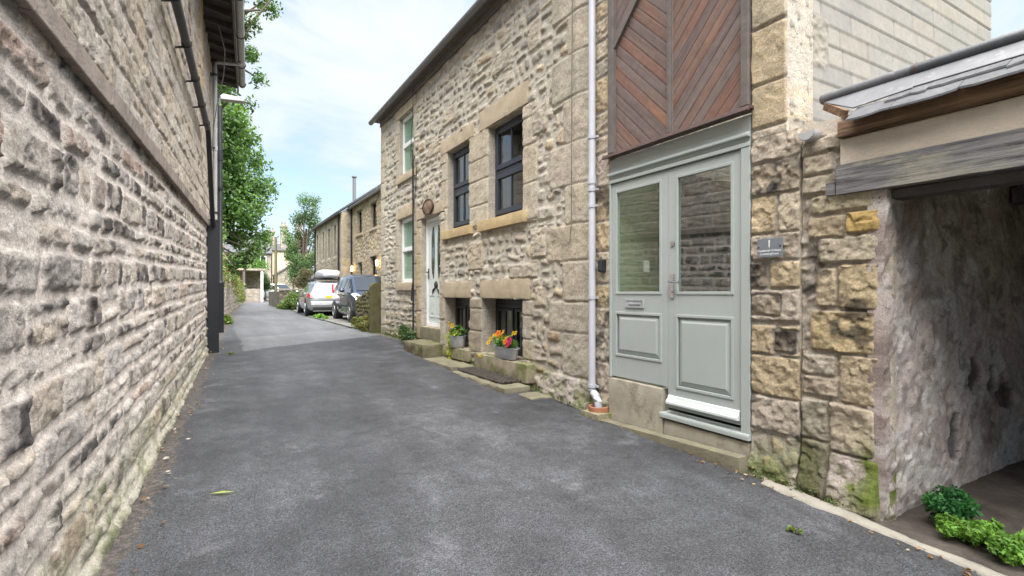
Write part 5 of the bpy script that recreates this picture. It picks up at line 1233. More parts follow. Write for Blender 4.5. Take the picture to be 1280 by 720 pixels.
V = np.array([(-.07,0,.0),(0,.016,.004),(.075,.004,.0),(0,-.014,.003)]); gl = np_mesh('fallen_leaf', V, np.array([(0,3,2,1)]), np.array([(.42,.48,.10)]*4), True, None, M['petal']); gl.location = (.03, 3.72, gz(3.72)+.016); gl.rotation_euler = (0, 0, R(-18)); tag(gl, 'single narrow green leaf lying on the asphalt near the long wall', 'leaf', kind='thing')
# ------------------------------------------------------------------ cars (local: +x forward)
def car(name, label, loc, rz, paint, stn, glass, wheels, wr, extras, zs_=.93):
    """stn: stations (x, half width, sill z, belt z, top z, top half width); lofted to one body"""
    t = empty(name, loc, label, 'car', 'cars parked in the bay', rz=rz, local=True)
    def sec(s):
        x, w, zs, zb, zt, wt = s
        h = [(0, zs), (w*.88, zs), (w*.97, zs+.10), (w, zs+(zb-zs)*.55), (w*.965, zb), (wt*1.0, zb+(zt-zb)*.86), (wt*.86, zt-.012), (0, zt)]
        return [(x, y, z) for y, z in h]+[(x, -y, z) for y, z in h[-2:0:-1]]
    m = MB(); S = [sec(s) for s in stn]; k = len(S[0])
    for s in S: m.v += s
    for i in range(len(S)-1):
        for j in range(k): m.f.append((i*k+j, i*k+(j+1)%k, (i+1)*k+(j+1)%k, (i+1)*k+j))
    m.f += [tuple(range(k)), tuple((len(S)-1)*k+j for j in range(k-1, -1, -1))]
    body = m.build('body', M[paint], t, smooth=True, bevel=.02)
    P = lambda i, y, f: None
    # side windows: quads between belt and roof rail of neighbouring stations
    for side in (1, -1):
        for (ia, ib, fa, fb) in glass['side']:
            def pt(i, f, q):
                x, w, zs, zb, zt, wt = stn[i]; y0, z0 = w*.965, zb; y1, z1 = wt, zb+(zt-zb)*.86
                return Vector((x, side*(y0+(y1-y0)*q+.010), z0+(z1-z0)*q))
            def at(q, f):
                i = int(f); g_ = f-i; return pt(i, 0, q).lerp(pt(min(i+1, len(stn)-1), 0, q), g_)
            n = 5; V = []; F = []
            for q in (.10, .92):
                for r_ in range(n+1): V.append(at(q, ia+(ib-ia)*r_/n+(fa if q > .5 else 0)*(1-r_/n)+(fb if q > .5 else 0)*(r_/n)))
            for r_ in range(n): F.append((r_, r_+1, n+2+r_, n+1+r_))
            g = MB(); g.add(V, F); g.build('side_window', M['cglass'], t)
    for nm, i, a, b_ in glass['cross']:
        x0, w0, _, zb0, zt0, wt0 = stn[i]; x1, w1, _, zb1, zt1, wt1 = stn[i+1]
        p0 = Vector((x0, 0, zt0)); p1 = Vector((x1, 0, zt1)); d = (p1-p0); nrm = Vector((-d.z, 0, d.x)).normalized()
        if nrm.z < 0: nrm = -nrm
        g = MB(); V = []
        for f in (a, b_):
            p = p0+d*f+nrm*.012; w = (wt0+(wt1-wt0)*f)*.86; V += [(p.x, -w, p.z-.004), (p.x, 0, p.z), (p.x, w, p.z-.004)]
        g.add(V, [(0,1,4,3), (1,2,5,4)]); g.build(nm, M['cglass'], t)
    for x in wheels:
        for side in (1, -1):
            w = stn[len(stn)//2][1]; yc = side*(w-.085)
            a = MB(); a.tube([(x, side*(w-.24), wr+.03), (x, side*(w+.004), wr+.03)], wr+.055, 26); a.build('wheel_arch', M['trimb'], t)
            ti = MB(); ti.lathe([(wr*.66,-.10),(wr*.93,-.10),(wr,-.07),(wr,.07),(wr*.93,.10),(wr*.66,.10)], (0,0,0), 28); ti.v = [(x+v[0], yc+v[2], wr+v[1]) for v in ti.v]
            wh = ti.build('wheel', M['tyre'], t, smooth=True)
            rm = MB(); yo = yc+side*.098
            rm.tube([(x, yc, wr), (x, yo, wr)], wr*.16, 12)
            for q in range(5):
                an = q*2*math.pi/5+.3; rm.bar((x, yo, wr), (x+math.cos(an)*wr*.64, yo, wr+math.sin(an)*wr*.64), wr*.22, .02, up=(0,1,0))
            for q in range(24):
                a1, a2 = q*math.pi/12, (q+1)*math.pi/12; rm.bar((x+math.cos(a1)*wr*.63, yo, wr+math.sin(a1)*wr*.63), (x+math.cos(a2)*wr*.63, yo, wr+math.sin(a2)*wr*.63), .03, .035, up=(0,1,0))
            rm.build('rim', M['alloy'], wh)
    extras(t, stn); t.scale = (1, 1, zs_); return t
def mk(t, name, mat, f, **k):
    m = MB(); f(m); return m.build(name, M[mat], t, **k)
# silver estate with roof box; tail towards us
est = [(-2.28,.60,.42,.62,.66,.5),(-2.24,.80,.30,.86,.92,.68),(-2.16,.86,.24,.92,1.02,.72),(-1.98,.88,.22,.95,1.34,.60),(-1.70,.885,.20,.96,1.43,.60),(-.9,.89,.19,.95,1.47,.62),(0,.89,.19,.93,1.47,.62),(.42,.89,.19,.92,1.41,.60),(1.12,.885,.2,.91,.97,.74),(1.75,.87,.22,.84,.88,.72),(2.15,.80,.26,.70,.74,.62),(2.3,.6,.36,.58,.60,.5)]
def est_x(t, s):
    for q in (1, -1):
        mk(t, 'tail_lamp', 'redl', lambda m: m.add([(-2.262,q*.80,.74),(-2.255,q*.50,.76),(-2.2,q*.50,.92),(-2.19,q*.82,.91),(-2.05,q*.885,.90),(-2.06,q*.89,.76)], [(0,1,2,3),(0,3,4,5)]))
        mk(t, 'roof_rail', 'trimb', lambda m: m.tube([(-1.75,q*.55,1.44),(-1.65,q*.57,1.50),(.1,q*.58,1.53),(.35,q*.56,1.45)], .02, 8), smooth=True)
        mk(t, 'mirror', 'silver', lambda m: m.lathe([(0,-.07),(.05,-.05),(.08,0),(.05,.06),(0,.07)], (.62, q*1.0, 1.0), 12), smooth=True)
        mk(t, 'door_handle', 'trimb', lambda m: m.bar((-.62,q*.885,.80),(-.42,q*.885,.80),.02,.025)); mk(t, 'door_handle', 'trimb', lambda m: m.bar((.28,q*.885,.79),(.48,q*.885,.79),.02,.025))
        mk(t, 'exhaust', 'chrome', lambda m: m.tube([(-2.1,q*.5,.27),(-2.27,q*.5,.27)], .035, 10), smooth=True)
    mk(t, 'number_plate', 'platey', lambda m: m.box(-2.275,-2.262,-.26,.26,.72,.83))
    mk(t, 'bumper', 'silver', lambda m: m.prism([(-2.30,.34),(-2.33,.46),(-2.30,.60),(-2.1,.60),(-2.1,.30)], 'y', -.80, .80), bevel=.03)
    mk(t, 'bumper_trim', 'trimb', lambda m: m.prism([(-2.31,.26),(-2.322,.35),(-2.2,.35),(-2.2,.24)], 'y', -.7, .7))
    for x in (-1.3, -.3): mk(t, 'roof_bar', 'trimb', lambda m: m.bar((x,-.6,1.545),(x,.6,1.545),.06,.03))
    b = MB(); n = 16; Q = []
    for (x, w, z0, z1) in [(-1.95,.16,1.66,1.74),(-1.9,.30,1.60,1.84),(-1.7,.38,1.57,1.92),(-1.0,.40,1.565,1.955),(-.3,.40,1.565,1.93),(.1,.36,1.57,1.84),(.3,.22,1.60,1.72)]:
        zc, hh = (z0+z1)/2, (z1-z0)/2
        for j in range(n):
            a = 2*math.pi*j/n; cx, sx_ = math.cos(a), math.sin(a); b.v.append((x, w*math.copysign(abs(cx)**.6, cx), zc+hh*math.copysign(abs(sx_)**.6, sx_)))
    for i in range(6):
        for j in range(n): b.f.append((i*n+j, i*n+(j+1)%n, (i+1)*n+(j+1)%n, (i+1)*n+j))
    b.f += [tuple(range(n)), tuple(6*n+j for j in range(n-1,-1,-1))]; b.build('roof_box', M['rbox'], t, smooth=True)
M['rbox'] = mat_plain('roof_box_grey', (.46,.475,.50), .35, var=.04, bmp=0)
car('estate_car', 'silver estate car with a grey roof box, tail towards the lane', (3.95, 22.75, gz(22)+.03), R(88), 'silver', est,
    {'side': [(3.15,4.5,.25,0),(4.6,6.0,0,0),(6.1,7.8,0,-.55)], 'cross': [('rear_window', 2, .12, .92), ('windscreen', 7, .06, .95)]}, [-1.38, 1.40], .32, est_x)
# dark blue people carrier facing us
mpv = [(-1.98,.60,.42,.70,.74,.5),(-1.95,.80,.30,.95,1.05,.66),(-1.88,.835,.24,1.0,1.22,.66),(-1.70,.845,.21,1.02,1.54,.60),(-1.1,.85,.20,1.02,1.62,.62),(-.2,.85,.20,1.0,1.64,.63),(.42,.85,.2,.98,1.56,.62),(1.28,.845,.21,.95,1.02,.72),(1.70,.82,.23,.80,.86,.66),(1.92,.72,.28,.62,.66,.56),(1.99,.5,.4,.55,.57,.4)]
def mpv_x(t, s):
    for q in (1, -1):
        mk(t, 'headlight', 'clearl', lambda m: m.add([(1.76,q*.50,.80),(1.74,q*.76,.80),(1.45,q*.845,.93),(1.50,q*.70,.965),(1.86,q*.60,.68),(1.80,q*.77,.68)], [(0,1,2,3),(4,5,1,0)]))
        mk(t, 'mirror', 'navy', lambda m: m.lathe([(0,-.08),(.06,-.06),(.09,0),(.06,.07),(0,.08)], (.74, q*.97, 1.06), 12), smooth=True)
        mk(t, 'door_handle', 'trimb', lambda m: m.bar((-.72,q*.85,.90),(-.50,q*.85,.90),.02,.03)); mk(t, 'door_handle', 'trimb', lambda m: m.bar((.20,q*.85,.88),(.42,q*.85,.88),.02,.03))
        mk(t, 'side_trim', 'trimb', lambda m: m.bar((-.85,q*.856,.52),(.92,q*.856,.52),.012,.05)); mk(t, 'tail_lamp', 'redl', lambda m: m.box(-1.93,-1.82,q*.78,q*.825,.95,1.3))
        for x in (-.18, .95): mk(t, 'door_seam', 'trimb', lambda m: m.bar((x,q*.851,.28),(x,q*.845,.98),.006,.012,up=(1,0,0)))
    mk(t, 'grille', 'trimb', lambda m: m.box(1.90,1.965,-.42,.42,.58,.66)); mk(t, 'bumper', 'navy', lambda m: m.prism([(1.7,.26),(1.95,.28),(2.02,.40),(1.99,.52),(1.7,.52)], 'y', -.74, .74), bevel=.03)
    mk(t, 'number_plate', 'upvc', lambda m: m.box(2.005,2.022,-.26,.26,.39,.50)); mk(t, 'aerial', 'trimb', lambda m: m.tube([(-1.3,0,1.62),(-1.55,0,1.85)], .006, 5))
car('people_carrier', 'dark blue people carrier parked nose towards us behind the dark stone wall', (4.40, 17.35, gz(17)+.03), R(-91), 'navy', mpv,
    {'side': [(3.2,4.5,.2,0),(4.6,5.4,0,0),(5.5,7.35,0,-.85)], 'cross': [('rear_window', 2, .12, .9), ('windscreen', 6, .06, .95)]}, [-1.25, 1.28], .31, mpv_x)
def small_x(t, s):
    for q in (1, -1): mk(t, 'headlight', 'clearl', lambda m: m.add([(1.76,q*.50,.80),(1.74,q*.76,.80),(1.45,q*.845,.93),(1.50,q*.70,.965)], [(0,1,2,3)]))
    mk(t, 'grille', 'trimb', lambda m: m.box(1.90,1.965,-.42,.42,.58,.66))
wcar = car('small_car', 'white car far up the lane, only its top showing over the low stone wall', (4.9, 52, .75), R(-60), 'whitecar', mpv, {'side': [(3.2,4.5,.2,0),(4.6,5.4,0,0),(5.5,7.35,0,-.85)], 'cross': [('windscreen', 6, .06, .95)]}, [-1.25, 1.28], .31, small_x)
del wcar['group']

# ------------------------------------------------------------------ houses beyond the cottage
def far_h(seed, P_, blk, mort):
    def f(U, V):
        e, idr, _, _ = rubble(U, V, .38, .17, seed, .12, .8); e = e-.008; fc = sst(0, .05, e)
        H = .01+fc*.03; S = pal(idr, P_)*(1+.25*fbm(U, V, 2.2, 4, seed+4))[..., None]; g_ = (sst(-.01, .02, e))[..., None]
        C = S*g_+np.array(mort)*(1-g_); return blocks_over(U, V, H, C, blk, mort, seed+60)
    return f
def plain_window(y0, y1, z0, z1, X, parent, mat='blackp', bars=1):
    m = MB(); x = X+.10; frame_rect(m, x, x+.06, y0+.002, y1-.002, z0+.002, z1-.002, .07)
    if bars: m.box(x, x+.05, (y0+y1)/2-.03, (y0+y1)/2+.03, z0+.072, z1-.072)
    f = m.build('window', M[mat], parent); pane(f, y0+.06, y1-.06, z0+.06, z1-.06, x+.02, M['glass'])
    g = MB(); g.box(x+.5, x+.52, y0-.3, y1+.3, z0-.3, z1+.3); g.build('room', M['dark'], f)
CX = 5.92
hc = empty('stone_house', (CX, 21, .5), 'buff stone house with dark windows and two lit wall lanterns behind the parked cars', 'house')
oc = [(21.75,22.7,4.25,5.35,.12),(24.3,25.2,4.25,5.35,.12),(21.75,22.75,.56,3.0,.12),(24.25,24.95,1.6,2.85,.12)]
random.seed(20); qb = []; z = .5
while z < 5.6: qb.append((25.8, 26.3, z, z+.36, (.42,.36,.26), .03, .005)); z += .38
us = grid_lines(15.5, 26.3, .05, [o[i] for o in oc for i in (0,1)]); vs = grid_lines(.3, 5.72, .045, [o[i] for o in oc for i in (2,3)])
field('facade', us, vs, far_h(1500, [(.43,.355,.25),(.40,.33,.23),(.46,.38,.265),(.38,.31,.215),(.45,.345,.22)], qb, (.36,.31,.24)), lambda u, v, h: (CX-h, u, v), hc, M['wall_c'], oc, .3, flip=True)
for o in oc[:2]+oc[3:]: plain_window(*o[:4], CX, hc)
for a, b_, zt in ((21.55,22.95,3.01),(21.55,22.9,5.36),(24.1,25.4,5.36),(24.1,25.1,2.86)): rough_block('lintel', CX-.05, CX+.1, a, b_, zt, zt+.22, M['dressed'], hc, seed=int(a*10))
for a, b_, zt in ((21.55,22.9,4.24),(24.1,25.4,4.24)): rough_block('sill', CX-.09, CX+.12, a, b_, zt-.13, zt, M['dressed'], hc, seed=int(a*10)+1)
m = MB(); x = CX+.1; frame_rect(m, x, x+.06, 21.752, 22.748, .562, 2.998, .08); m.box(x+.02, x+.05, 21.83, 22.67, .57, 1.7); d = m.build('door', M['blackp'], hc); pane(d, 21.83, 22.67, 1.7, 2.92, x+.03, M['glass'])
m = MB(); m.box(x+.4, x+.42, 21.5, 23, .3, 3.2); m.build('room', M['dark'], d)
for y, z in ((25.75, 2.62), (21.2, 2.68)):
    m = MB(); m.bar((CX-.01, y, z-.02), (CX-.14, y, z+.0), .04, .04); b_ = m.build('wall_lantern', M['blackp'], hc)
    m = MB(); m.lathe([(.05,-.12),(.07,.08),(.02,.14)], (CX-.15, y, z-.02), 10); m.build('lamp', M['lampon'], b_, smooth=True)
m = MB(); m.prism([(CX-.2, 5.72), (CX+4, 8.4), (CX+8.2, 5.72), (CX+8.2, 5.62), (CX+4, 8.28), (CX-.2, 5.63)], 'y', 15.4, 26.45); m.build('roof', M['slate'], hc)
half_gutter('gutter', (CX-.2, 15.4, 5.62), (CX-.2, 26.45, 5.62), .06, M['greyp'], hc)
m = MB(); m.prism([(CX+.1,.3),(CX+.1,5.7),(CX+4,8.25),(CX+7.8,5.7),(CX+7.8,.3)], 'y', 26.0, 26.28); m.prism([(CX+.35,.3),(CX+.35,5.7),(CX+4,8.25),(CX+7.8,5.7),(CX+7.8,.3)], 'y', 15.55, 15.8); m.build('side_wall', M['far1'], hc)
m = MB(); m.tube([(CX-.07, 26.2, .5), (CX-.07, 26.2, 5.6)], .04, 8); m.build('downpipe', M['blackp'], hc, smooth=True)
# next house: near gable with quoins, narrow windows, flue
BX, BY0 = 5.40, 26.35
hb = empty('stone_house', (BX, 30, .55), 'greyer stone house with a row of narrow upper windows, beyond the silver car', 'house')
ob = [(27.6,28.1,3.35,4.95,.12),(29.3,29.8,3.35,4.95,.12),(31.0,31.5,3.35,4.95,.12),(33.0,33.55,3.3,4.95,.12)]
qb = []; z = .5
while z < 5.4: qb += [(BY0, BY0+.4, z, z+.36, (.42,.36,.26), .03, .005)]; z += .38
for o in ob: qb += [(o[0]-.22, o[0], o[2], o[3], (.44,.39,.30), .03, .004), (o[1], o[1]+.22, o[2], o[3], (.44,.39,.30), .03, .004), (o[0]-.3, o[1]+.3, o[3]+.005, o[3]+.25, (.44,.39,.30), .03, .004), (o[0]-.3, o[1]+.3, o[2]-.2, o[2]-.005, (.44,.39,.30), .05, .004)]
us = grid_lines(BY0, 34.0, .06, [o[i] for o in ob for i in (0,1)]); vs = grid_lines(.3, 5.45, .055, [o[i] for o in ob for i in (2,3)])
GP = [(.34,.295,.23),(.31,.27,.21),(.37,.325,.26),(.29,.25,.2),(.36,.30,.22)]
field('facade', us, vs, far_h(1600, GP, qb, (.38,.345,.29)), lambda u, v, h: (BX-h, u, v), hb, M['wall_c'], ob, .3, flip=True)
for o in ob: plain_window(*o[:4], BX, hb, 'anthra', 0)
qg = []; z = .5; k = 0
while z < 5.4: qg.append((0, [.42,.26][k%2], z, z+.36, (.42,.355,.25), .03, .005)); z += .38; k += 1
us = grid_lines(0, 7.2, .06); vs = grid_lines(.3, 5.45, .055)
field('gable_wall', us, vs, far_h(1700, GP, qg, (.40,.37,.32)), lambda u, v, h: (BX+u, BY0-h, v), hb, M['wall_c'], (), .2)
m = MB(); m.prism([(BX+.0,5.455),(BX+3.6,8.0),(BX+7.2,5.455)], 'y', BY0, BY0+.3); m.prism([(BX+.3,.3),(BX+.3,5.44),(BX+3.6,8.0),(BX+7.2,5.44),(BX+7.2,.3)], 'y', 33.6, 33.95); m.build('side_wall', M['far1'], hb)
m = MB(); m.prism([(BX-.22,5.47),(BX+3.6,8.25),(BX+7.4,5.47),(BX+7.4,5.36),(BX+3.6,8.12),(BX-.22,5.38)], 'y', BY0-.12, 34.1); m.build('roof', M['slate'], hb)
half_gutter('gutter', (BX-.2, BY0-.1, 5.36), (BX-.2, 34.1, 5.36), .06, M['blackp'], hb)
for y in (BY0+.35, 33.8):
    m = MB(); m.tube([(BX-.07, y, .5), (BX-.07, y, 5.35)], .045, 8); m.build('downpipe', M['blackp'], hb, smooth=True)
m = MB(); m.tube([(BX+.9, BY0+1.2, 5.9), (BX+.9, BY0+1.2, 7.5)], .09, 12); m.tube([(BX+.9, BY0+1.2, 7.5), (BX+.9, BY0+1.2, 7.56)], .13, 12); m.build('flue', M['greyp'], hb, smooth=True)
# dark mossy wall and gatepost between cottage and bay
dw = empty('garden_wall', (3.5, 13.8, gz(13.5)), 'dark mossy rubble wall sloping down from the gatepost beside the dark blue car', 'wall')
def dw_h(U, V):
    e, idr, _, _ = rubble(U, V, .22, .11, 1800, .1, .8); fc = sst(0, .03, e-.006); H = fc*.03+.012*fbm(U, V, 9, 4, 1802)
    C = pal(idr, [(.10,.085,.06),(.13,.11,.075),(.085,.075,.055),(.15,.125,.085)])*(1+.3*fbm(U, V, 6, 4, 1803))[..., None]*(.45+.55*fc)[..., None]
    mo = sst(.0, .4, fbm(U, V, 4, 4, 1804)+.35*sst(.5, 1.1, V))[..., None]*.7; return H, C*(1-mo)+np.array((.12,.125,.035))*mo
us = grid_lines(12.66, 15.05, .02); vs = grid_lines(0, 1, .02)
wt = lambda u: 1.66-(u-12.66)*.175
ctop = lambda u, v: gz(13)-.05+v*(wt(u)-gz(13)+.05+.03*np.sin(u*9.)+.02*np.sin(u*23.))
field('rubble_face', us, vs, lambda U, V: dw_h(U, ctop(U, V)), lambda u, v, h: (3.50-h, u, ctop(u, v)), dw, M['wall_p'], (), .38, flip=True)
m = MB(); m.prism([(12.66, gz(13)-.1), (12.66, 1.60), (15.04, 1.18), (15.04, gz(13)-.1)], 'x', 3.72, 3.87); m.build('back_face', M['darkwall'], dw)
gpst = empty('gatepost', (3.33, 12.52, gz(12.5)), 'mossy rounded stone gatepost at the far corner of the long cottage', 'gatepost')
M['mossp'] = mat_plain('mossy_post', (.105,.092,.052), .95, var=.3, scale=6, bmp=.8, bscale=30, spec=.2, dirt=((.075,.082,.022), 3.5, .47, .8))
m = MB(); h = 1.66; g0 = gz(12.5)-.1; m.prism([(3.24,g0),(3.50,g0),(3.49,h-.08),(3.44,h-.01),(3.37,h+.01),(3.30,h-.01),(3.25,h-.08)], 'y', 12.46, 12.65); m.build('post', M['mossp'], gpst, bevel=.02, seg=3)
shrub('verge_plants', 'olive ferns and weeds at the foot of the dark mossy wall', (3.36, 13.7, .62), (.16, .75, .13), 18, .13, 1500, .08, OLIVE, 51, cat='plant', zmin=gz(13.5))
shrub('verge_grass', 'strip of bright grass along the kerb before the silver car', (3.2, 19.1, .55), (.12, 1.3, .05), 18, .10, 900, .07, BRIGHT, 52, cat='grass', zmin=gz(19))
# low stone wall and planting beyond the cars
lw_ = empty('low_wall', (3.6, 30, gz(30)), 'low grey stone wall with a dark end and a square corner, beyond the silver car', 'wall')
us = grid_lines(0, 3.0, .035); vs = grid_lines(.4, 1.55, .035)
field('rubble_face', us, vs, far_h(1900, [(.22,.19,.15),(.26,.23,.18),(.19,.16,.125),(.24,.20,.15)], [], (.13,.115,.09)), lambda u, v, h: (2.96+u, 30.2-h, v), lw_, M['wall_p'], (), .4)
m = MB(); m.box(2.96, 3.3, 30.6, 37, .35, 1.5); m.build('return_wall', M['darkwall'], lw_); m = MB(); m.box(2.93, 6.0, 30.12, 30.62, 1.555, 1.64); m.build('coping', M['far1'], lw_, bevel=.02)
shrub('garden_shrub', 'mixed green garden planting in front of the low stone wall, left of the silver car', (3.75, 28.6, .95), (.7, .7, .5), 34, .3, 4200, .10, GREEN+OLIVE[:2]+BRIGHT[:1], 53, zmin=gz(28))
shrub('garden_shrub', 'low yellow-green plants at the corner foot of the low stone wall', (3.15, 29.6, .70), (.35, .4, .14), 14, .14, 1200, .08, BRIGHT+OLIVE, 54, zmin=gz(29))
shrub('garden_shrub', 'tall reddish brown bare shrub above the low wall, beside the feathery tree', (5.0, 36.5, 2.1), (.55, .5, 1.1), 22, .3, 2600, .10, [(.16,.11,.08),(.13,.10,.07),(.11,.13,.06)], 55, zmin=gz(36))
# overgrown wall at the left
ow = empty('boundary_wall', (.3, 25, gz(25)), 'grey rubble boundary wall under overhanging plants at the left of the lane', 'wall')
us = grid_lines(15.2, 40.5, .07); vs = grid_lines(0, 1, .03)
wl = lambda u: np.interp(u, [15, 21, 30, 41], [-.02, .14, .72, 1.45])
ot = lambda u, v: ground_z(u)-.05+v*(1.55+.25*np.interp(u, [15, 24, 40], [1, 1, 0])+.05*np.sin(u*3.1))
field('rubble_face', us, vs, lambda U, V: far_h(2000, [(.34,.31,.27),(.30,.275,.24),(.38,.35,.31),(.27,.245,.21)], [], (.22,.20,.17))(U, ot(U, V)), lambda u, v, h: (wl(u)+h, u, ot(u, v)), ow, M['wall_p'], (), .45)
C, Rr = [], []; rg = np.random.default_rng(9)
for i in range(230):
    y = rg.uniform(15.5, 40); fz = rg.random(); z = gz(y)+1.25+fz*(1.0 if y < 30 else .5); C.append((float(wl(y))-.35+rg.uniform(-.2, .42)*(1.3-fz), y, z)); Rr.append(rg.uniform(.18, .36))
for i in range(40):
    y = rg.uniform(29, 40); C.append((float(wl(y))+.12+rg.random()*.12, y, gz(y)+rg.uniform(.3, 1.3))); Rr.append(rg.uniform(.14, .24))
iv = empty('ivy_creeper', (0, 26, gz(26)+1.5), 'olive and yellow creeper spilling over the top of the boundary wall', 'creeper')
foliage('foliage', iv, M['leaf'], leaf_cloud(C, Rr, 17000, .10, OLIVE+GREEN[:2], 61, clump=.05))
shrub('wall_shrub', 'green shrub rising behind the overgrown wall, by the black lamp post', (-.55, 17.5, 2.9), (.5, 1.2, .9), 24, .38, 5000, .10, GREEN+OLIVE[:1], 62, zmin=gz(17))
shrub('wall_grass', 'low grass tuft at the foot of the boundary wall by the lamp post', (.28, 17.4, .60), (.12, 1.4, .12), 16, .09, 800, .08, BRIGHT+OLIVE, 63, cat='grass', zmin=gz(17))

# ------------------------------------------------------------------ far houses
def block_house(name, label, x0, x1, y0, y1, zb, ze, zr, mat, ridge='y', wins=(), chim=(), cat='house', group=None):
    h = empty(name, ((x0+x1)/2, (y0+y1)/2, zb), label, cat, group); m = MB()
    if ridge == 'y': m.prism([(x0,zb),(x1,zb),(x1,ze),((x0+x1)/2,zr),(x0,ze)], 'y', y0, y1)
    else: m.prism([(y0,zb),(y1,zb),(y1,ze),((y0+y1)/2,zr),(y0,ze)], 'x', x0, x1)
    m.build('wall', M[mat], h); r = MB(); t = .12
    if ridge == 'y':
        c = (x0+x1)/2; k = (zr-ze)/(c-x0); r.prism([(x0-.2,ze-.2*k+.02),(c,zr+.02),(x1+.2,ze-.2*k+.02),(x1+.2,ze-.2*k+t),(c,zr+t),(x0-.2,ze-.2*k+t)], 'y', y0-.12, y1+.12)
    else:
        c = (y0+y1)/2; k = (zr-ze)/(c-y0); r.prism([(y0-.2,ze-.2*k+.02),(c,zr+.02),(y1+.2,ze-.2*k+.02),(y1+.2,ze-.2*k+t),(c,zr+t),(y0-.2,ze-.2*k+t)], 'x', x0-.12, x1+.12)
    rf = r.build('roof', M['slate'], h)
    for (face, a, b_, z0, z1, fm) in wins:
        f = MB(); g = MB()
        if face == 'y': 
            frame = lambda q, dd: None
            f.box(a, b_, y0-.03, y0+.02, z0, z0+.09); f.box(a, b_, y0-.03, y0+.02, z1-.09, z1); f.box(a, a+.08, y0-.03, y0+.02, z0+.09, z1-.09); f.box(b_-.08, b_, y0-.03, y0+.02, z0+.09, z1-.09); f.box((a+b_)/2-.04, (a+b_)/2+.04, y0-.028, y0+.02, z0+.09, z1-.09)
            g.box(a+.08, b_-.08, y0-.012, y0+.01, z0+.09, z1-.09)
        else:
            X = x0 if face == '-x' else x1; s = -1 if face == '-x' else 1
            f.box(X, X+s*.03, a, b_, z0, z0+.09); f.box(X, X+s*.03, a, b_, z1-.09, z1); f.box(X, X+s*.03, a, a+.08, z0+.09, z1-.09); f.box(X, X+s*.03, b_-.08, b_, z0+.09, z1-.09)
            g.box(X-s*.01, X+s*.012, a+.08, b_-.08, z0+.09, z1-.09)
        w = f.build('window', M[fm], h); g.build('pane', M['cglass'], w)
    for (cx, cy, z0, z1) in chim:
        m = MB(); m.box(cx-.35, cx+.35, cy-.35, cy+.35, z0, z1); m.box(cx-.42, cx+.42, cy-.42, cy+.42, z1-.02, z1+.14)
        c = m.build('chimney', M['far1'], rf); p = MB()
        for q in (-.17, .17): p.lathe([(.10,.14),(.12,.16),(.09,.5),(.11,.52),(.11,.56)], (cx+q, cy, z1), 10)
        p.build('pots', M['potbuff'], c, smooth=True)
    return h
block_house('gable_house', 'grey stone gable house with one white upper window above the clipped hedge', -1.0, 5.05, 60, 70, .5, 5.6, 7.8, 'far1', 'x', [('y', 3.45, 4.6, 3.9, 5.3, 'upvc')])
block_house('cream_house', 'small cream rendered gable house behind the creeper on the left', -.9, .95, 38.5, 46, .5, 3.4, 4.6, 'farcream', 'y', [('x', 39.6, 40.4, 2.3, 3.3, 'upvc'), ('x', 42, 42.8, 2.3, 3.3, 'upvc')])
block_house('cream_terrace', 'cream gabled terrace with three chimneys at the end of the lane', 5.5, 9.4, 64, 80, .5, 6.2, 7.6, 'farcream', 'x', [('-x', 66, 67, 3.9, 5.2, 'upvc'), ('y', 7.9, 8.6, 5.1, 5.9, 'upvc')], [(5.9, 70, 6.9, 8.9), (6.9, 66.0, 6.6, 9.2), (8.6, 66.5, 6.8, 9.5)])
block_house('stone_outbuilding', 'low stone outbuilding with a lean roof before the cream terrace, behind the utility pole', 5.4, 9.2, 57, 62, .5, 3.3, 4.6, 'far2', 'y', [('-x', 58, 59.4, .6, 2.6, 'greyp')])
block_house('garden_shed', 'small dark shed roof behind the low wall by the far stone house', 5.9, 7.2, 38, 40, .5, 2.4, 3.0, 'darkwall', 'y')
# open shelter with pale posts under the hedge
cp = empty('open_shelter', (2.0, 46, .62), 'open stone shelter with a flat pale roof and white corner post under the clipped hedge', 'shelter')
m = MB(); m.box(.4, 3.2, 46.2, 46.5, .5, 1.75); m.build('low_front', M['far1'], cp); m = MB(); m.box(.3, 3.3, 49.2, 49.5, .5, 3.2); m.build('back_wall', M['far2'], cp)
m = MB(); m.box(.1, 3.45, 46.0, 49.6, 3.22, 3.38); m.build('roof', M['far1'], cp)
for x in (3.2, 1.9, .8):
    m = MB(); m.box(x-.09, x+.09, 46.05, 46.19, .5, 3.21); m.build('post', M['upvc'] if x > 3 else M['greytrim'], cp)
shrub('clipped_hedge', 'dense bright green clipped hedge domed over the open shelter', (1.7, 51.5, 3.6), (2.3, 1.2, 1.05), 60, .55, 12000, .13, BRIGHT[:3]+GREEN[:2], 64, cat='hedge', zmin=3.1)
shrub('clipped_hedge', 'dark narrow shrub at the corner right of the open shelter', (3.75, 49.5, 2.2), (.35, .5, 1.0), 16, .35, 2600, .12, DARKG, 65, cat='hedge', zmin=.7)
up = empty('utility_pole', (4.35, 47.5, gz(47)), 'tall wooden utility pole standing before the cream terrace', 'utility pole')
M['pole'] = mat_plain('pole_timber', (.16,.15,.075), .9, var=.2, bmp=.3, bscale=20)
m = MB(); m.tube([(4.35, 47.5, gz(47)-.2), (4.35, 47.5, 6.15)], [.13, .10], 10); m.build('pole', M['pole'], up, smooth=True)
m = MB(); m.tube([(4.35, 47.35, 5.75), (4.62, 47.35, 5.78)], .02, 6); m.tube([(4.35, 47.35, 5.5), (4.6, 47.35, 5.52)], .02, 6); m.tube([(4.35, 47.35, 5.95), (4.55, 47.35, 5.97)], .02, 6); m.build('steps', M['greyp'], up)
m = MB(); m.box(-400, 400, 420, 440, -5, 3); 
ry = np.linspace(-500, 900, 60); P = []; 
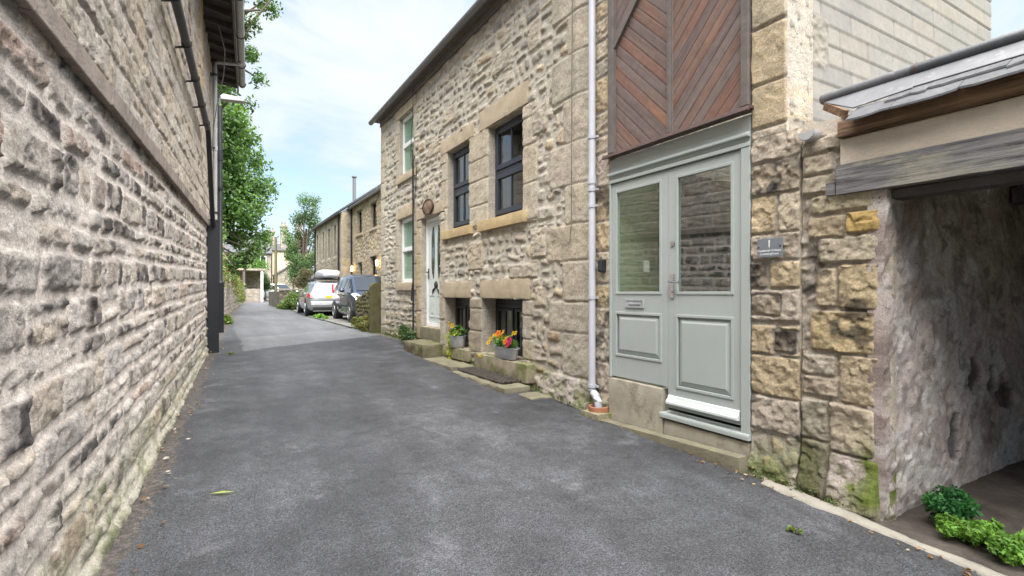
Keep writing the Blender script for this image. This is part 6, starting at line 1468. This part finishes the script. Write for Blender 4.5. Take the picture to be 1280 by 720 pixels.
for i, x in enumerate(ry):
    for q, z in ((0, 0), (60, 6+3*math.sin(x*.021)+2*math.sin(x*.07)), (160, 3)): P.append((x, 260+q, z))
I = np.arange(len(P)).reshape(60, 3); h = np_mesh('hills', np.array(P), np.stack([I[:-1,:-1], I[:-1,1:], I[1:,1:], I[1:,:-1]], -1).reshape(-1,4), None, True, None, M['earth']); h['kind'] = 'structure'

# ------------------------------------------------------------------ daylight, camera
W = bpy.data.worlds.new('World'); SC.world = W; W.use_nodes = True; nt = W.node_tree; bg = nt.nodes['Background']
EL, AZ = R(70), R(174)       # sun high, behind the camera
sky = N(nt, 'ShaderNodeTexSky', sky_type='NISHITA'); sky.sun_disc = False; sky.sun_elevation = EL; sky.sun_rotation = AZ; sky.air_density = 1.; sky.dust_density = 1.2
tc = N(nt, 'ShaderNodeTexCoord'); mp = N(nt, 'ShaderNodeMapping'); mp.inputs['Scale'].default_value = (1.0, 1.0, 2.6); mp.inputs['Location'].default_value = (.35, .1, .2); nt.links.new(tc.outputs['Generated'], mp.inputs['Vector'])
n1 = noise_node(nt, 2.4, 9, .58, vec=mp.outputs[0]); n1.inputs['Distortion'].default_value = .35
cr = ramp(nt, n1.outputs['Fac'], [(.38, .25), (.5, .82), (.6, 1.)])
cl = ramp(nt, n1.outputs['Fac'], [(.35, (1.9,2.65,3.4)), (.55, (3.1,3.4,3.65)), (.75, (3.45,3.53,3.6))])
skc = mixc(nt, sky.outputs[0], cl.outputs[0], cr.outputs[0])
nt.links.new(skc, bg.inputs['Color']); bg.inputs['Strength'].default_value = SKY
sl_ = bpy.data.lights.new('sun', 'SUN'); sl_.energy = SUN; sl_.angle = R(SANG); sl_.color = (1., .965, .92)
so = bpy.data.objects.new('sun', sl_); COL.objects.link(so)
sd = Vector((math.sin(AZ)*math.cos(EL), math.cos(AZ)*math.cos(EL), math.sin(EL)))     # direction towards the sun
so.rotation_euler = sd.to_track_quat('Z', 'Y').to_euler()
cam = bpy.data.cameras.new('camera'); co = bpy.data.objects.new('camera', cam); COL.objects.link(co); SC.camera = co
cam.sensor_width = 36; cam.lens = 18; cam.shift_y = 6/1280; cam.clip_start = .03; cam.clip_end = 5000
co.location = (0, 0, 1.42); co.rotation_euler = (R(90), 0, R(-30))
SC.view_settings.view_transform = 'Standard'; SC.view_settings.look = 'None'; SC.view_settings.exposure = EXPO; SC.view_settings.gamma = 1
SC.render.engine = 'CYCLES'; SC.cycles.max_bounces = 10; SC.cycles.diffuse_bounces = 5; SC.cycles.transparent_max_bounces = 12; SC.cycles.use_denoising = True; SC.cycles.caustics_reflective = False
